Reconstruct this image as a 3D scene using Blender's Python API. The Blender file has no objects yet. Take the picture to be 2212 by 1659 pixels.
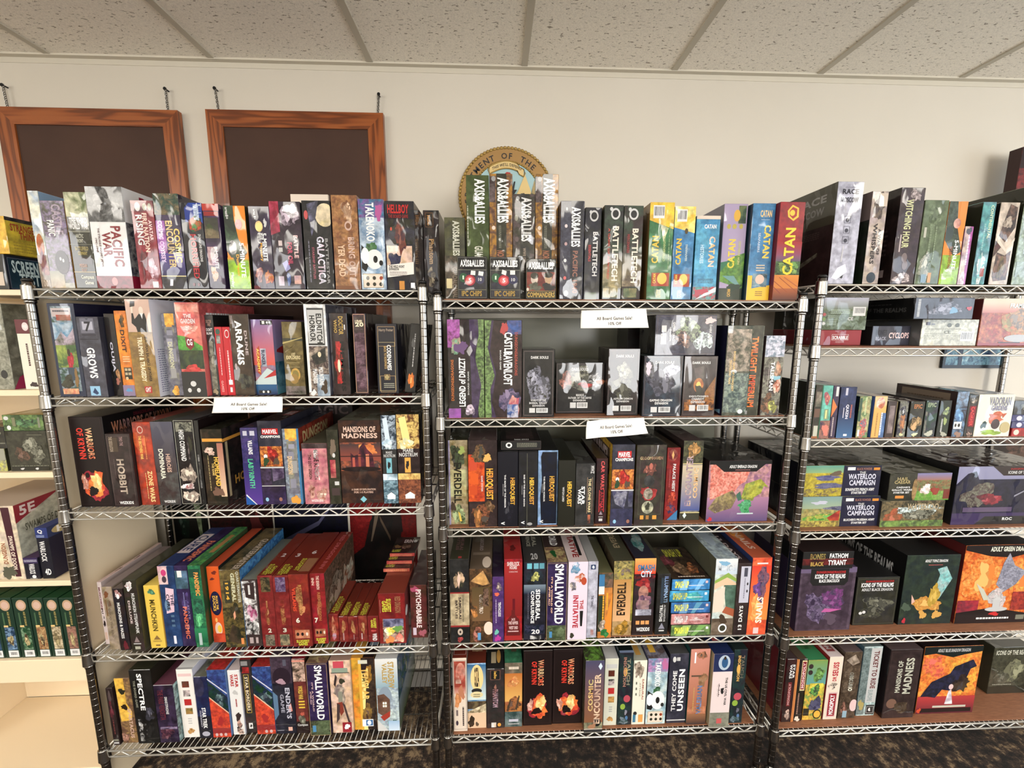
import bpy, math, random
from mathutils import Vector, Matrix
SC = bpy.context.scene
COL = SC.collection
random.seed(7)
ZO = 0.167                       # floor is z = 0
# ---------------------------------------------------------------- camera
F = 878.9765
CAM = Vector((0.0, -1.3557, 1.6 + ZO))
YAW, PITCH, ROLL = -0.0392, -0.142, 0.0013
_f = Vector((-math.sin(YAW)*math.cos(PITCH), math.cos(YAW)*math.cos(PITCH), math.sin(PITCH)))
_r0 = Vector((math.cos(YAW), math.sin(YAW), 0)); _u0 = _r0.cross(_f)
_r = _r0*math.cos(ROLL) + _u0*math.sin(ROLL); _u = -_r0*math.sin(ROLL) + _u0*math.cos(ROLL)
cd = bpy.data.cameras.new('camera'); cam = bpy.data.objects.new('camera', cd); COL.objects.link(cam)
cd.sensor_width = 36; cd.lens = F/2212*36; cd.clip_start = .01
cam.matrix_world = Matrix(((_r.x, _u.x, -_f.x, CAM.x), (_r.y, _u.y, -_f.y, CAM.y), (_r.z, _u.z, -_f.z, CAM.z), (0, 0, 0, 1)))
SC.camera = cam
# ---------------------------------------------------------------- world, lights, exposure
SC.view_settings.view_transform = 'Standard'; SC.view_settings.look = 'None'
SC.view_settings.exposure = 0.38; SC.view_settings.gamma = 1
w = bpy.data.worlds.new('world'); SC.world = w; w.use_nodes = True
w.node_tree.nodes['Background'].inputs[0].default_value = (.75, .85, 1, 1)
w.node_tree.nodes['Background'].inputs[1].default_value = .6
def area(name, loc, rot, sx, sy, power, color):
    l = bpy.data.lights.new(name, 'AREA'); l.shape = 'RECTANGLE'; l.size = sx; l.size_y = sy
    l.energy = power; l.color = color
    o = bpy.data.objects.new(name, l); COL.objects.link(o); o.location = loc; o.rotation_euler = rot
    return o
LAMP_E = 12.0
WARM = (1.0, .94, .84); COOL = (.78, .89, 1.0)
area('daylight_and_fill', (4.62, -1.9, 1.75), (0, math.radians(90), 0), 1.5, 2.6, 45, COOL)
area('daylight_and_fill', (-4.22, -5.3, 2.375), (0, math.radians(-90), 0), .56, 5.6, 80, (1.0, .98, .95))  # added fill from the left, brightens that wall and the ceiling
area('daylight_and_fill', (3.2, -8.18, 1.45), (math.radians(90), 0, 0), 2.6, 2.1, 250, (1.0, .99, .97))  # added fill from behind the viewer, brightens ceiling and lower rows
# ---------------------------------------------------------------- measuring helpers (pixel of the photo -> place in the room)
def x_at(u, y, z): 
    n = F*_r - (u-1106)*_f; return CAM.x - (n.y*(y-CAM.y) + n.z*(z-CAM.z))/n.x
def z_at(v, x, y):
    n = F*_u + (v-829.5)*_f; return CAM.z - (n.x*(x-CAM.x) + n.y*(y-CAM.y))/n.z
def ray(u, v): return _f + _r*((u-1106)/F) - _u*((v-829.5)/F)
def at_y(u, v, y): d = ray(u, v); return CAM + d*((y-CAM.y)/d.y)
def at_z(u, v, z): d = ray(u, v); return CAM + d*((z-CAM.z)/d.z)
def lin(c): return c/12.92 if c <= .04045 else ((c+.055)/1.055)**2.4
def hexc(h):
    n = len(h)//3
    c = [int(h[i*n:i*n+n], 16)/(15 if n == 1 else 255) for i in range(3)]
    if n == 1: g = .3*c[0]+.59*c[1]+.11*c[2]; c = [max(g+(x-g)*.88, 0)**1.14 for x in c]
    return tuple(lin(x) for x in c)
# ---------------------------------------------------------------- materials
def mat(name):
    m = bpy.data.materials.new(name); m.use_nodes = True
    return m, m.node_tree.nodes, m.node_tree.links, m.node_tree.nodes['Principled BSDF']
def simple(name, h, rough=.5, metal=0, **kw):
    m, N, L, b = mat(name); b.inputs['Base Color'].default_value = (*hexc(h), 1)
    b.inputs['Roughness'].default_value = rough; b.inputs['Metallic'].default_value = metal
    for k, v in kw.items(): b.inputs[k.replace('_', ' ')].default_value = v
    return m
def nd(N, t, **kw):
    n = N.new(t)
    for k, v in kw.items():
        if k[0] == 'i' and k[1:].isdigit(): n.inputs[int(k[1:])].default_value = v
        else: setattr(n, k, v)
    return n
def ramp(N, fac, L, *stops):
    r = N.new('ShaderNodeValToRGB'); e = r.color_ramp.elements
    for i, (p, c) in enumerate(stops):
        x = e[i] if i < 2 else e.new(p)
        x.position = p; x.color = (*hexc(c), 1) if isinstance(c, str) else (c, c, c, 1)
    L.new(fac, r.inputs[0]); return r.outputs[0]
def objvec(N, L, rnd=True, scale=(1, 1, 1)):
    tc = N.new('ShaderNodeTexCoord'); mp = N.new('ShaderNodeMapping'); mp.inputs['Scale'].default_value = scale
    L.new(tc.outputs['Object'], mp.inputs[0])
    if rnd:
        oi = N.new('ShaderNodeObjectInfo'); m = nd(N, 'ShaderNodeMath', operation='MULTIPLY', i1=37.0)
        L.new(oi.outputs['Random'], m.inputs[0]); L.new(m.outputs[0], mp.inputs['Location'])
    return mp.outputs[0]
def print_mat(name, coat, crough, wr, rough=.5):
    m, N, L, b = mat(name)
    a = nd(N, 'ShaderNodeAttribute', attribute_name='ca'); c = nd(N, 'ShaderNodeAttribute', attribute_name='cb')
    v = objvec(N, L)
    vm = nd(N, 'ShaderNodeVectorMath', operation='SCALE'); L.new(v, vm.inputs[0]); L.new(a.outputs['Alpha'], vm.inputs['Scale'])
    n = nd(N, 'ShaderNodeTexNoise'); n.inputs['Scale'].default_value = 21; n.inputs['Detail'].default_value = 6
    n.inputs['Roughness'].default_value = .62; n.inputs['Distortion'].default_value = .8
    L.new(vm.outputs[0], n.inputs['Vector'])
    f = ramp(N, n.outputs['Fac'], L, (.42, 0.), (.6, 1.))
    f2 = nd(N, 'ShaderNodeMath', operation='MULTIPLY'); L.new(f, f2.inputs[0]); L.new(c.outputs['Alpha'], f2.inputs[1])
    mx = nd(N, 'ShaderNodeMix', data_type='RGBA'); L.new(f2.outputs[0], mx.inputs[0])
    L.new(a.outputs['Color'], mx.inputs[6]); L.new(c.outputs['Color'], mx.inputs[7])
    n2 = nd(N, 'ShaderNodeTexNoise'); n2.inputs['Scale'].default_value = 48; n2.inputs['Detail'].default_value = 3
    L.new(vm.outputs[0], n2.inputs['Vector'])
    g = nd(N, 'ShaderNodeMapRange'); L.new(n2.outputs['Fac'], g.inputs[0])
    g.inputs[1].default_value = .3; g.inputs[2].default_value = .7; g.inputs[3].default_value = .5; g.inputs[4].default_value = 1.05
    g2 = nd(N, 'ShaderNodeMix', data_type='FLOAT'); L.new(c.outputs['Alpha'], g2.inputs[0]); g2.inputs[2].default_value = .8; L.new(g.outputs[0], g2.inputs[3])
    mu = nd(N, 'ShaderNodeVectorMath', operation='SCALE'); L.new(mx.outputs[2], mu.inputs[0]); L.new(g2.outputs[0], mu.inputs['Scale'])
    L.new(mu.outputs[0], b.inputs['Base Color'])
    b.inputs['Roughness'].default_value = rough; b.inputs['Specular IOR Level'].default_value = .22
    b.inputs['Coat Weight'].default_value = coat; b.inputs['Coat Roughness'].default_value = crough
    if wr:
        v0 = objvec(N, L, True, (1, 1, .5))
        dn = nd(N, 'ShaderNodeTexNoise'); dn.inputs['Scale'].default_value = 14; dn.inputs['Detail'].default_value = 2; L.new(v0, dn.inputs['Vector'])
        dv = nd(N, 'ShaderNodeVectorMath', operation='MULTIPLY_ADD'); L.new(dn.outputs['Color'], dv.inputs[0]); dv.inputs[1].default_value = (.07, .07, .07); L.new(v0, dv.inputs[2])
        vo = nd(N, 'ShaderNodeTexVoronoi'); vo.inputs['Scale'].default_value = 34; L.new(dv.outputs[0], vo.inputs['Vector'])
        sb = nd(N, 'ShaderNodeVectorMath', operation='SUBTRACT'); L.new(vo.outputs['Color'], sb.inputs[0]); sb.inputs[1].default_value = (.5, .5, .5)
        ms = nd(N, 'ShaderNodeTexNoise'); ms.inputs['Scale'].default_value = 9; L.new(v0, ms.inputs['Vector'])
        mk_ = ramp(N, ms.outputs['Fac'], L, (.47, .02), (.68, .36))
        sc_ = nd(N, 'ShaderNodeVectorMath', operation='SCALE'); L.new(sb.outputs[0], sc_.inputs[0]); L.new(mk_, sc_.inputs['Scale'])
        v1 = objvec(N, L, True, (1, 1, .35))
        w1 = nd(N, 'ShaderNodeTexNoise', noise_type='RIDGED_MULTIFRACTAL'); w1.inputs['Scale'].default_value = 16; w1.inputs['Detail'].default_value = 2.5; w1.inputs['Distortion'].default_value = .4
        L.new(v1, w1.inputs['Vector'])
        w2 = nd(N, 'ShaderNodeTexNoise'); w2.inputs['Scale'].default_value = 11; L.new(v1, w2.inputs['Vector'])
        mm = nd(N, 'ShaderNodeMath', operation='MULTIPLY'); L.new(w1.outputs['Fac'], mm.inputs[0]); L.new(w2.outputs['Fac'], mm.inputs[1])
        bp = nd(N, 'ShaderNodeBump'); bp.inputs['Strength'].default_value = wr; bp.inputs['Distance'].default_value = .003
        L.new(mm.outputs[0], bp.inputs['Height'])
        an = nd(N, 'ShaderNodeVectorMath', operation='ADD'); L.new(bp.outputs[0], an.inputs[0]); L.new(sc_.outputs[0], an.inputs[1])
        nn = nd(N, 'ShaderNodeVectorMath', operation='NORMALIZE'); L.new(an.outputs[0], nn.inputs[0]); L.new(nn.outputs[0], b.inputs['Coat Normal'])
    return m
M = {}
M['wrap'] = print_mat('shrink_wrapped_print', .8, .05, .85)
M['print'] = print_mat('satin_print', .35, .22, 0)
M['chrome'] = simple('chrome_steel', '8f8c88', .2, 1)
M['wire'] = simple('lit_chrome_wire', 'd9d5cc', .34, .7)  # chrome wire lightened in colour so the rails look lit
M['sleeve'] = simple('chrome_sleeve', 'a8a6a2', .24, 1)
M['grid_metal'] = simple('grid_metal', 'b9b2a2', .5)
M['angle_metal'] = simple('angle_metal', 'cfc8b8', .5)
M['black'] = simple('black_plastic', '161616', .4)
M['white'] = simple('white_laminate', 'e2cfb0', .45)
M['paper'] = simple('paper', 'f4efe8', .8)
M['ink'] = simple('ink', '2a2a2c', .7)
M['gold'] = simple('antique_gold', 'a88a4a', .4, .35)
M['nail'] = simple('dark_iron', '2c2c2c', .5, .8)
M['grey'] = simple('grey_card', '777470', .6)
def mk(name, fn):
    m, N, L, b = mat(name); fn(N, L, b); M[name] = m
def wallf(N, L, b):
    v = objvec(N, L, False)
    n = nd(N, 'ShaderNodeTexNoise'); n.inputs['Scale'].default_value = 1.3; n.inputs['Detail'].default_value = 5; L.new(v, n.inputs['Vector'])
    L.new(ramp(N, n.outputs['Fac'], L, (.3, 'cdc6b8'), (.7, 'd3ccbf')), b.inputs['Base Color']); b.inputs['Roughness'].default_value = .6
    n2 = nd(N, 'ShaderNodeTexNoise'); n2.inputs['Scale'].default_value = 9; L.new(v, n2.inputs['Vector'])
    bp = nd(N, 'ShaderNodeBump'); bp.inputs['Strength'].default_value = .15; bp.inputs['Distance'].default_value = .004
    L.new(n2.outputs['Fac'], bp.inputs['Height']); L.new(bp.outputs[0], b.inputs['Normal'])
mk('wall_paint', wallf)
def tilef(N, L, b):
    v = objvec(N, L, False, (60, 130, 60))
    n = nd(N, 'ShaderNodeTexNoise'); n.inputs['Scale'].default_value = 1.0; n.inputs['Detail'].default_value = 2; n.inputs['Distortion'].default_value = .6; L.new(v, n.inputs['Vector'])
    v2 = objvec(N, L, False); n2 = nd(N, 'ShaderNodeTexNoise'); n2.inputs['Scale'].default_value = 260; L.new(v2, n2.inputs['Vector'])
    f = ramp(N, n.outputs['Fac'], L, (.32, 0.), (.365, 1.))
    f2 = ramp(N, n2.outputs['Fac'], L, (.3, .82), (.6, 1.))
    c = nd(N, 'ShaderNodeMix', data_type='RGBA'); L.new(f, c.inputs[0]); c.inputs[6].default_value = (*hexc('a2988a'), 1); c.inputs[7].default_value = (*hexc('faf4e8'), 1)
    mu = nd(N, 'ShaderNodeMix', data_type='RGBA', blend_type='MULTIPLY', i0=1.0); L.new(c.outputs[2], mu.inputs[6]); L.new(f2, mu.inputs[7])
    L.new(mu.outputs[2], b.inputs['Base Color']); b.inputs['Roughness'].default_value = .95
    bp = nd(N, 'ShaderNodeBump'); bp.inputs['Strength'].default_value = .6; bp.inputs['Distance'].default_value = .003
    L.new(f, bp.inputs['Height']); L.new(bp.outputs[0], b.inputs['Normal'])
mk('ceiling_tile', tilef)
def carpf(N, L, b):
    v = objvec(N, L, False)
    n = nd(N, 'ShaderNodeTexNoise'); n.inputs['Scale'].default_value = 30; n.inputs['Detail'].default_value = 5; n.inputs['Roughness'].default_value = .7; L.new(v, n.inputs['Vector'])
    n3 = nd(N, 'ShaderNodeTexNoise'); n3.inputs['Scale'].default_value = 2.2; L.new(v, n3.inputs['Vector'])
    ad = nd(N, 'ShaderNodeMath', operation='MULTIPLY_ADD', i1=.45); L.new(n3.outputs['Fac'], ad.inputs[0]); L.new(n.outputs['Fac'], ad.inputs[2])
    L.new(ramp(N, ad.outputs[0], L, (.64, '16100d'), (.76, '3a2c22'), (.88, '8a7458')), b.inputs['Base Color']); b.inputs['Roughness'].default_value = 1
    n2 = nd(N, 'ShaderNodeTexNoise'); n2.inputs['Scale'].default_value = 300; L.new(v, n2.inputs['Vector'])
    bp = nd(N, 'ShaderNodeBump'); bp.inputs['Strength'].default_value = .8; bp.inputs['Distance'].default_value = .004
    L.new(n2.outputs['Fac'], bp.inputs['Height']); L.new(bp.outputs[0], b.inputs['Normal'])
mk('carpet', carpf)
def oak(axis):
    def f(N, L, b):
        s = [26, 26, 26]; s[axis] = 2.2
        v = objvec(N, L, True, tuple(s))
        n = nd(N, 'ShaderNodeTexNoise'); n.inputs['Scale'].default_value = 1.0; n.inputs['Detail'].default_value = 2; L.new(v, n.inputs['Vector'])
        w_ = nd(N, 'ShaderNodeMath', operation='MULTIPLY', i1=26.0); L.new(n.outputs['Fac'], w_.inputs[0])
        s_ = nd(N, 'ShaderNodeMath', operation='SINE'); L.new(w_.outputs[0], s_.inputs[0])
        h = nd(N, 'ShaderNodeMath', operation='MULTIPLY_ADD', i1=.5, i2=.5); L.new(s_.outputs[0], h.inputs[0])
        L.new(ramp(N, h.outputs[0], L, (.0, '64300f'), (.35, '87451b'), (.9, '965225')), b.inputs['Base Color'])
        b.inputs['Roughness'].default_value = .35; b.inputs['Coat Weight'].default_value = .25
    return f
mk('oak_across', oak(0)); mk('oak_upright', oak(2))
def boardf(N, L, b):
    v = objvec(N, L, True, (6, 40, 40)); n = nd(N, 'ShaderNodeTexNoise'); n.inputs['Detail'].default_value = 4; L.new(v, n.inputs['Vector'])
    L.new(ramp(N, n.outputs['Fac'], L, (.3, '7d5138'), (.7, '966548')), b.inputs['Base Color']); b.inputs['Roughness'].default_value = .55
mk('hardboard', boardf)
def canvf(N, L, b):
    v = objvec(N, L, True); n = nd(N, 'ShaderNodeTexNoise'); n.inputs['Scale'].default_value = 5; n.inputs['Detail'].default_value = 8; L.new(v, n.inputs['Vector'])
    L.new(ramp(N, n.outputs['Fac'], L, (.3, '3a241a'), (.7, '452d21')), b.inputs['Base Color']); b.inputs['Roughness'].default_value = .8
mk('brown_canvas', canvf)
m_, N_, L_, b_ = mat('lamp_diffuser'); b_.inputs['Emission Color'].default_value = (*WARM, 1); b_.inputs['Emission Strength'].default_value = LAMP_E; M['lamp'] = m_
# ---------------------------------------------------------------- mesh building
class MB:
    def __init__(s): s.v = []; s.f = []; s.sm = []; s.mi = []; s.mats = []
    def m(s, name):
        if name not in s.mats: s.mats.append(name)
        return s.mats.index(name)
    def add(s, vs, fs, mt=0, smooth=False):
        k = len(s.v); s.v += [tuple(p) for p in vs]
        for f in fs: s.f.append([i+k for i in f]); s.sm.append(smooth); s.mi.append(mt)
    def box(s, a, b, mt=0, ch=0):
        x0, y0, z0 = a; x1, y1, z1 = b
        if not ch:
            s.add([(x, y, z) for x in (x0, x1) for y in (y0, y1) for z in (z0, z1)], [(0, 1, 3, 2), (4, 6, 7, 5), (0, 4, 5, 1), (2, 3, 7, 6), (0, 2, 6, 4), (1, 5, 7, 3)], mt); return
        vs = []; ids = {}
        for i, x in enumerate((x0, x1)):
            for j, y in enumerate((y0, y1)):
                for k, z in enumerate((z0, z1)):
                    sx, sy, sz = (ch, -ch)[i], (ch, -ch)[j], (ch, -ch)[k]
                    ids[i, j, k] = len(vs); vs += [(x, y+sy, z+sz), (x+sx, y, z+sz), (x+sx, y+sy, z)]
        fs = []
        for ax in range(3):
            for sd in (0, 1):
                q = []
                for (p, r) in ((0, 0), (1, 0), (1, 1), (0, 1)):
                    key = [p, r]; key.insert(ax, sd); q.append(ids[tuple(key)]+ax)
                if (sd == 0) ^ (ax == 1): q = q[::-1]
                fs.append(q)
        for ax in range(3):
            b1, b2 = [i for i in range(3) if i != ax]
            for p in (0, 1):
                for r in (0, 1):
                    e = []
                    for t in (0, 1):
                        key = [0, 0, 0]; key[ax] = t; key[b1] = p; key[b2] = r; e.append(ids[tuple(key)])
                    fs.append([e[0]+b1, e[1]+b1, e[1]+b2, e[0]+b2])
        for key, k in ids.items(): fs.append([k, k+1, k+2])
        s.add(vs, fs, mt)
    def tube(s, pts, r, n=6, mt=0, cap=True, radii=None):
        pts = [Vector(p) for p in pts]; vs = []
        for i, p in enumerate(pts):
            d = (pts[min(i+1, len(pts)-1)] - pts[max(i-1, 0)]).normalized()
            a = d.orthogonal().normalized() if abs(d.z) < .9 else Vector((1, 0, 0)); a = (a - d*a.dot(d)).normalized(); c = d.cross(a)
            rr = radii[i] if radii else r
            for k in range(n):
                t = 2*math.pi*k/n; vs.append(p + a*math.cos(t)*rr + c*math.sin(t)*rr)
        fs = [(i*n+k, i*n+(k+1) % n, (i+1)*n+(k+1) % n, (i+1)*n+k) for i in range(len(pts)-1) for k in range(n)]
        s.add(vs, fs, mt, True)
        if cap:
            k0 = len(s.v)-len(vs)
            for f in (tuple(range(n))[::-1], tuple((len(pts)-1)*n+k for k in range(n))): s.f.append([i+k0 for i in f]); s.sm.append(False); s.mi.append(mt)
    def build(s, name, material, parent=None, loc=(0, 0, 0)):
        me = bpy.data.meshes.new(name); me.from_pydata(s.v, [], s.f)
        for q in (s.mats or [material]): me.materials.append(M[q])
        me.polygons.foreach_set('use_smooth', s.sm); me.polygons.foreach_set('material_index', s.mi)
        me.update(); o = bpy.data.objects.new(name, me); COL.objects.link(o); o.location = loc
        if parent: o.parent = parent
        return o
def empty(name, loc=(0, 0, 0)):
    o = bpy.data.objects.new(name, None); COL.objects.link(o); o.location = loc; o.empty_display_size = .05; return o
def tag(o, label, cat, group=None):
    o['label'] = label; o['category'] = cat
    if group: o['group'] = group
    return o
def struct(mb, name, material, parent=None):
    o = mb.build(name, material, parent)
    if not parent: o['kind'] = 'structure'
    return o
# ---------------------------------------------------------------- lettering
_tc = {}
def glyphs(txt, bold=.032):
    if (txt, bold) in _tc: return _tc[txt, bold]
    c = bpy.data.curves.new('t', 'FONT'); c.body = txt; c.resolution_u = 2; c.offset = bold; c.space_character = 1.06
    o = bpy.data.objects.new('t', c); me = o.to_mesh()
    vs = [(p.co.x, p.co.y) for p in me.vertices]; fs = [tuple(p.vertices) for p in me.polygons]
    o.to_mesh_clear(); bpy.data.objects.remove(o); bpy.data.curves.remove(c)
    if not vs: return [], [], 1
    x0 = min(p[0] for p in vs); x1 = max(p[0] for p in vs); y0 = min(p[1] for p in vs); y1 = max(p[1] for p in vs)
    r = ([((p[0]-x0)/(x1-x0), (p[1]-y0)/max(y1-y0, 1e-6)) for p in vs], fs, (x1-x0)/max(y1-y0, 1e-6))
    _tc[txt, bold] = r; return r
# ---------------------------------------------------------------- structure
X0, X1, YB, YF, ZC = -4.2, 4.6, .4522, -8.2, 2.6314+ZO
b = MB(); b.box((X0-.1, YF-.1, -.1), (X1+.1, YB+.1, 0)); struct(b, 'floor', 'carpet')
b = MB(); b.box((X0-.1, YF-.1, ZC), (X1+.1, YB+.1, ZC+.1)); struct(b, 'ceiling', 'ceiling_tile')
b = MB(); b.box((X0-.1, YB, 0), (X1+.1, YB+.1, ZC)); struct(b, 'wall_back', 'wall_paint')
b = MB(); b.box((X0-.1, -2.4, 0), (X0, YB, ZC)); b.box((X0-.1, YF, 0), (X0, -2.4, 2.05)); b.box((X0-.1, YF, 2.7), (X0, -2.4, ZC)); struct(b, 'wall_left', 'wall_paint')
b = MB()
for y in (YF, -6.7, -5.3, -3.9, -2.44): b.box((X0-.08, y, 2.05), (X0-.02, y+.04, 2.7))
for z in (2.05, 2.66): b.box((X0-.08, YF, z), (X0-.02, -2.4, z+.04))
struct(b, 'added_window_3', 'white')  # invented frame around the added left fill
b = MB(); b.box((X0-.1, YF-.1, 0), (1.9, YF, ZC)); b.box((4.5, YF-.1, 0), (X1+.1, YF, ZC)); b.box((1.9, YF-.1, 0), (4.5, YF, .4)); b.box((1.9, YF-.1, 2.5), (4.5, YF, ZC)); struct(b, 'wall_front', 'wall_paint')
b = MB()
for x in (1.9, 3.17, 4.45): b.box((x, YF-.08, .4), (x+.05, YF-.02, 2.5))
for z in (.4, 2.45): b.box((1.9, YF-.08, z), (4.5, YF-.02, z+.05))
struct(b, 'added_window_2', 'white')  # invented frame around the added fill behind the viewer
b = MB()
b.box((X1, YF, 0), (X1+.1, YB, 1.0)); b.box((X1, YF, 2.5), (X1+.1, YB, ZC)); b.box((X1, YF, 1.0), (X1+.1, -3.2, 2.5)); b.box((X1, -.6, 1.0), (X1+.1, YB, 2.5))
struct(b, 'wall_right', 'wall_paint')
b = MB()
for y in (-3.2, -.63): b.box((X1+.02, y, 1.0), (X1+.08, y+.03, 2.5))
for z in (1.0, 2.47): b.box((X1+.02, -3.17, z), (X1+.08, -.63, z+.03))
struct(b, 'window_1', 'white')
GX = -1.7103
b = MB()
for i in range(-4, 11):
    x = GX + .6096*i
    b.box((x-.012, YF, ZC-.005), (x+.012, YB, ZC+.001))
for j in range(7):
    y = YB - .72 - 1.2192*j; b.box((X0, y-.012, ZC-.0045), (X1, y+.012, ZC+.001))
struct(b, 'trim_1', 'grid_metal')
b = MB(); b.box((X0, YB-.022, ZC-.007), (X1, YB, ZC)); b.box((X0, YB-.002, ZC-.026), (X1, YB, ZC)); struct(b, 'trim_2', 'angle_metal')
b = MB(); b.box((X0, YB-.012, 0), (X1, YB, .09)); struct(b, 'baseboard_back', 'grey')
# lamps in the ceiling behind the viewer
k = 0
for (i, j) in ((-1, 1), (3, 1), (7, 1), (-3, 1), (0, 3), (3, 3), (6, 3), (-3, 3), (1, 5), (4, 5), (7, 5), (-2, 5)):
    x = GX + .6096*(i+.5); y = YB - .72 - 1.2192*(j+.5)
    t = empty('ceiling_light', (x, y, ZC)); k += 1
    tag(t, 'recessed fluorescent ceiling panel, row %d back from the shelves, column %d' % (j+1, i), 'ceiling light', 'recessed ceiling panels')
    b = MB(); b.box((-.29, -.59, -.012), (.29, .59, -.006)); b.build('diffuser', 'lamp', t)
    b = MB()
    for a, c in (((-.3, -.6), (-.29, .6)), ((.29, -.6), (.3, .6)), ((-.29, -.6), (.29, -.59)), ((-.29, .59), (.29, .6))): b.box((*a, -.014), (*c, -.004))
    b.build('lamp_frame', 'white', t)
# ---------------------------------------------------------------- wire racks
W = 1.2192; DY = .402; PR = .0127
RACKS = dict(A=(-1.4555, [1.7142, 1.3679, .9764, .4391, .0431]), B=(-.189, [1.6831, 1.2863, .8896, .444, .0481]), C=(1.0911, [1.7402, 1.5268, 1.2031, .8527, .4223, .0192]))
def shelf_mesh():
    b = MB(); e = .016; W0 = b.m('wire'); W1 = b.m('chrome')  # lightened wire for lit rails, darker chrome for the shaded deck
    for y in (0, DY):
        for z, r in ((-.003, .0032), (-.027, .0032)): b.tube([(e, y, z), (W-e, y, z)], r, 8)
        n = 37; pts = [(e+.012 + (W-2*e-.024)*i/n, y, -.005 if i % 2 else -.026) for i in range(n+1)]
        for p, q in zip(pts, pts[1:]): b.tube([p, q], .0022, 6)
    for x in (0, W):
        for z in (-.003, -.027): b.tube([(x, e, z), (x, DY-e, z)], .0032, 8)
        n = 12; pts = [(x, e+.01+(DY-2*e-.02)*i/n, -.005 if i % 2 else -.026) for i in range(n+1)]
        for p, q in zip(pts, pts[1:]): b.tube([p, q], .0022, 6)
    for i in range(1, 60): x = W*i/60; b.tube([(x, 0, -.0012), (x, DY, -.0012)], .0014, 5, W1)
    for y in (.105, .21, .315): b.tube([(0, y, -.0052), (W, y, -.0052)], .0028, 6, W1)
    for x in (.3, .61, .92):
        for y in (0, DY): b.tube([(x, y, -.001), (x, y, -.008)], .003, 6)
    return b
def post_mesh(h):
    b = MB(); pts = []; rad = []; z = .03
    pts.append((0, 0, z)); rad.append(PR)
    while z + .0254 < h:
        z += .0254
        for dz, r in ((-.0022, PR), (-.0012, PR), (-.0004, PR-.0006), (.0004, PR-.0006), (.0012, PR), (.0022, PR)): pts.append((0, 0, z+dz)); rad.append(r)
    pts.append((0, 0, h)); rad.append(PR)
    b.tube(pts, PR, 20, radii=rad); return b
RK = {}
sm = None
RL = dict(A='left chrome wire rack of five packed shelves beside the white bookcase', B='middle chrome wire rack of five packed shelves with brown liners', C='right chrome wire rack of six shelves cut by the right frame edge')
for rn, (rx, zs) in RACKS.items():
    t = empty('wire_rack', (rx, 0, 0)); tag(t, RL[rn], 'shelving rack', 'chrome wire racks along the wall'); RK[rn] = t
    h = zs[0]+ZO+.022
    first = None
    for (px, py) in ((0, 0), (W, 0), (0, DY), (W, DY)):
        if first is None:
            first = post_mesh(h).build('post', 'chrome', t)
            b = MB(); b.tube([(0, 0, h), (0, 0, h+.004), (0, 0, h+.008)], .01, 16, radii=[PR+.001, PR+.001, PR-.003]); cap = b.build('post_cap', 'black', first)
            b = MB(); b.tube([(0, 0, 0), (0, 0, .012), (0, 0, .014), (0, 0, .031)], .01, 12, radii=[.016, .016, .007, .007]); foot = b.build('leveling_foot', 'sleeve', first)
            p = first
        else:
            p = first.copy(); COL.objects.link(p); p.parent = t
            for ch in (cap, foot):
                q = ch.copy(); COL.objects.link(q); q.parent = p
        p.location = (px, py, 0)
    for z in zs:
        if sm is None:
            sh = shelf_mesh().build('wire_shelf', 'wire', t); sm = sh.data
            b = MB(); b.tube([(0, 0, -.036), (0, 0, -.0345), (0, 0, -.033), (0, 0, -.0315), (0, 0, .005), (0, 0, .007), (0, 0, .009), (0, 0, .01)], .02, 20, radii=[.0182, .0188, .0188, .0186, .017, .0169, .0166, .0155]); b.tube([(0, 0, -.046), (0, 0, -.036)], .0145, 18)
            slm = b.build('corner_sleeve', 'sleeve', sh); slm = slm.data; COL.objects.unlink(COL.objects[-1]) if False else None
            sl0 = [o for o in COL.objects if o.data is slm][0]; bpy.data.objects.remove(sl0)
        else:
            sh = bpy.data.objects.new('wire_shelf', sm); COL.objects.link(sh); sh.parent = t
        sh.location = (0, 0, z+ZO)
        for (px, py) in ((0, 0), (W, 0), (0, DY), (W, DY)):
            q = bpy.data.objects.new('corner_sleeve', slm); COL.objects.link(q); q.parent = sh; q.location = (px, py, 0)
TH = {0: 'top', 1: 'second', 2: 'third', 3: 'fourth', 4: 'fifth', 5: 'bottom'}
SIDE = dict(A='left', B='middle', C='right', D='bookcase')
def shname(r, i):
    n = {'A': 5, 'B': 5, 'C': 6, 'D': 5}[r]
    return 'bottom' if i == n-1 and r != 'D' else TH[i]
for rn, rows in (('B', range(5)), ('C', range(1, 6))):
    for i in rows:
        rx, zs = RACKS[rn]
        b = MB(); n = 24; y0, y1 = .006, DY-.006; vs = []; fs = []; rnd = random.Random(i*7+ord(rn)); amp = [rnd.uniform(0, .0012) for _ in range(4)]
        for k in range(n+1):
            x = .02 + (W-.04)*k/n
            lift = 0
            
            
            for (y, z) in ((y0, .0006), (y1, .0006), (y1, .0036), (y0, .0036)): vs.append((x, y, z + (lift if z > .001 else lift)))
        for k in range(n):
            for a in range(4): fs.append((k*4+a, k*4+(a+1) % 4, k*4+4+(a+1) % 4, k*4+4+a))
        fs += [(0, 3, 2, 1), (n*4, n*4+1, n*4+2, n*4+3)]
        b.add(vs, fs); o = b.build('shelf_liner', 'hardboard', None, (rx, 0, zs[i]+ZO))
        tag(o, 'brown hardboard liner on the %s shelf of the %s rack' % (shname(rn, i), SIDE[rn]), 'shelf liner', 'brown shelf liners')
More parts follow.
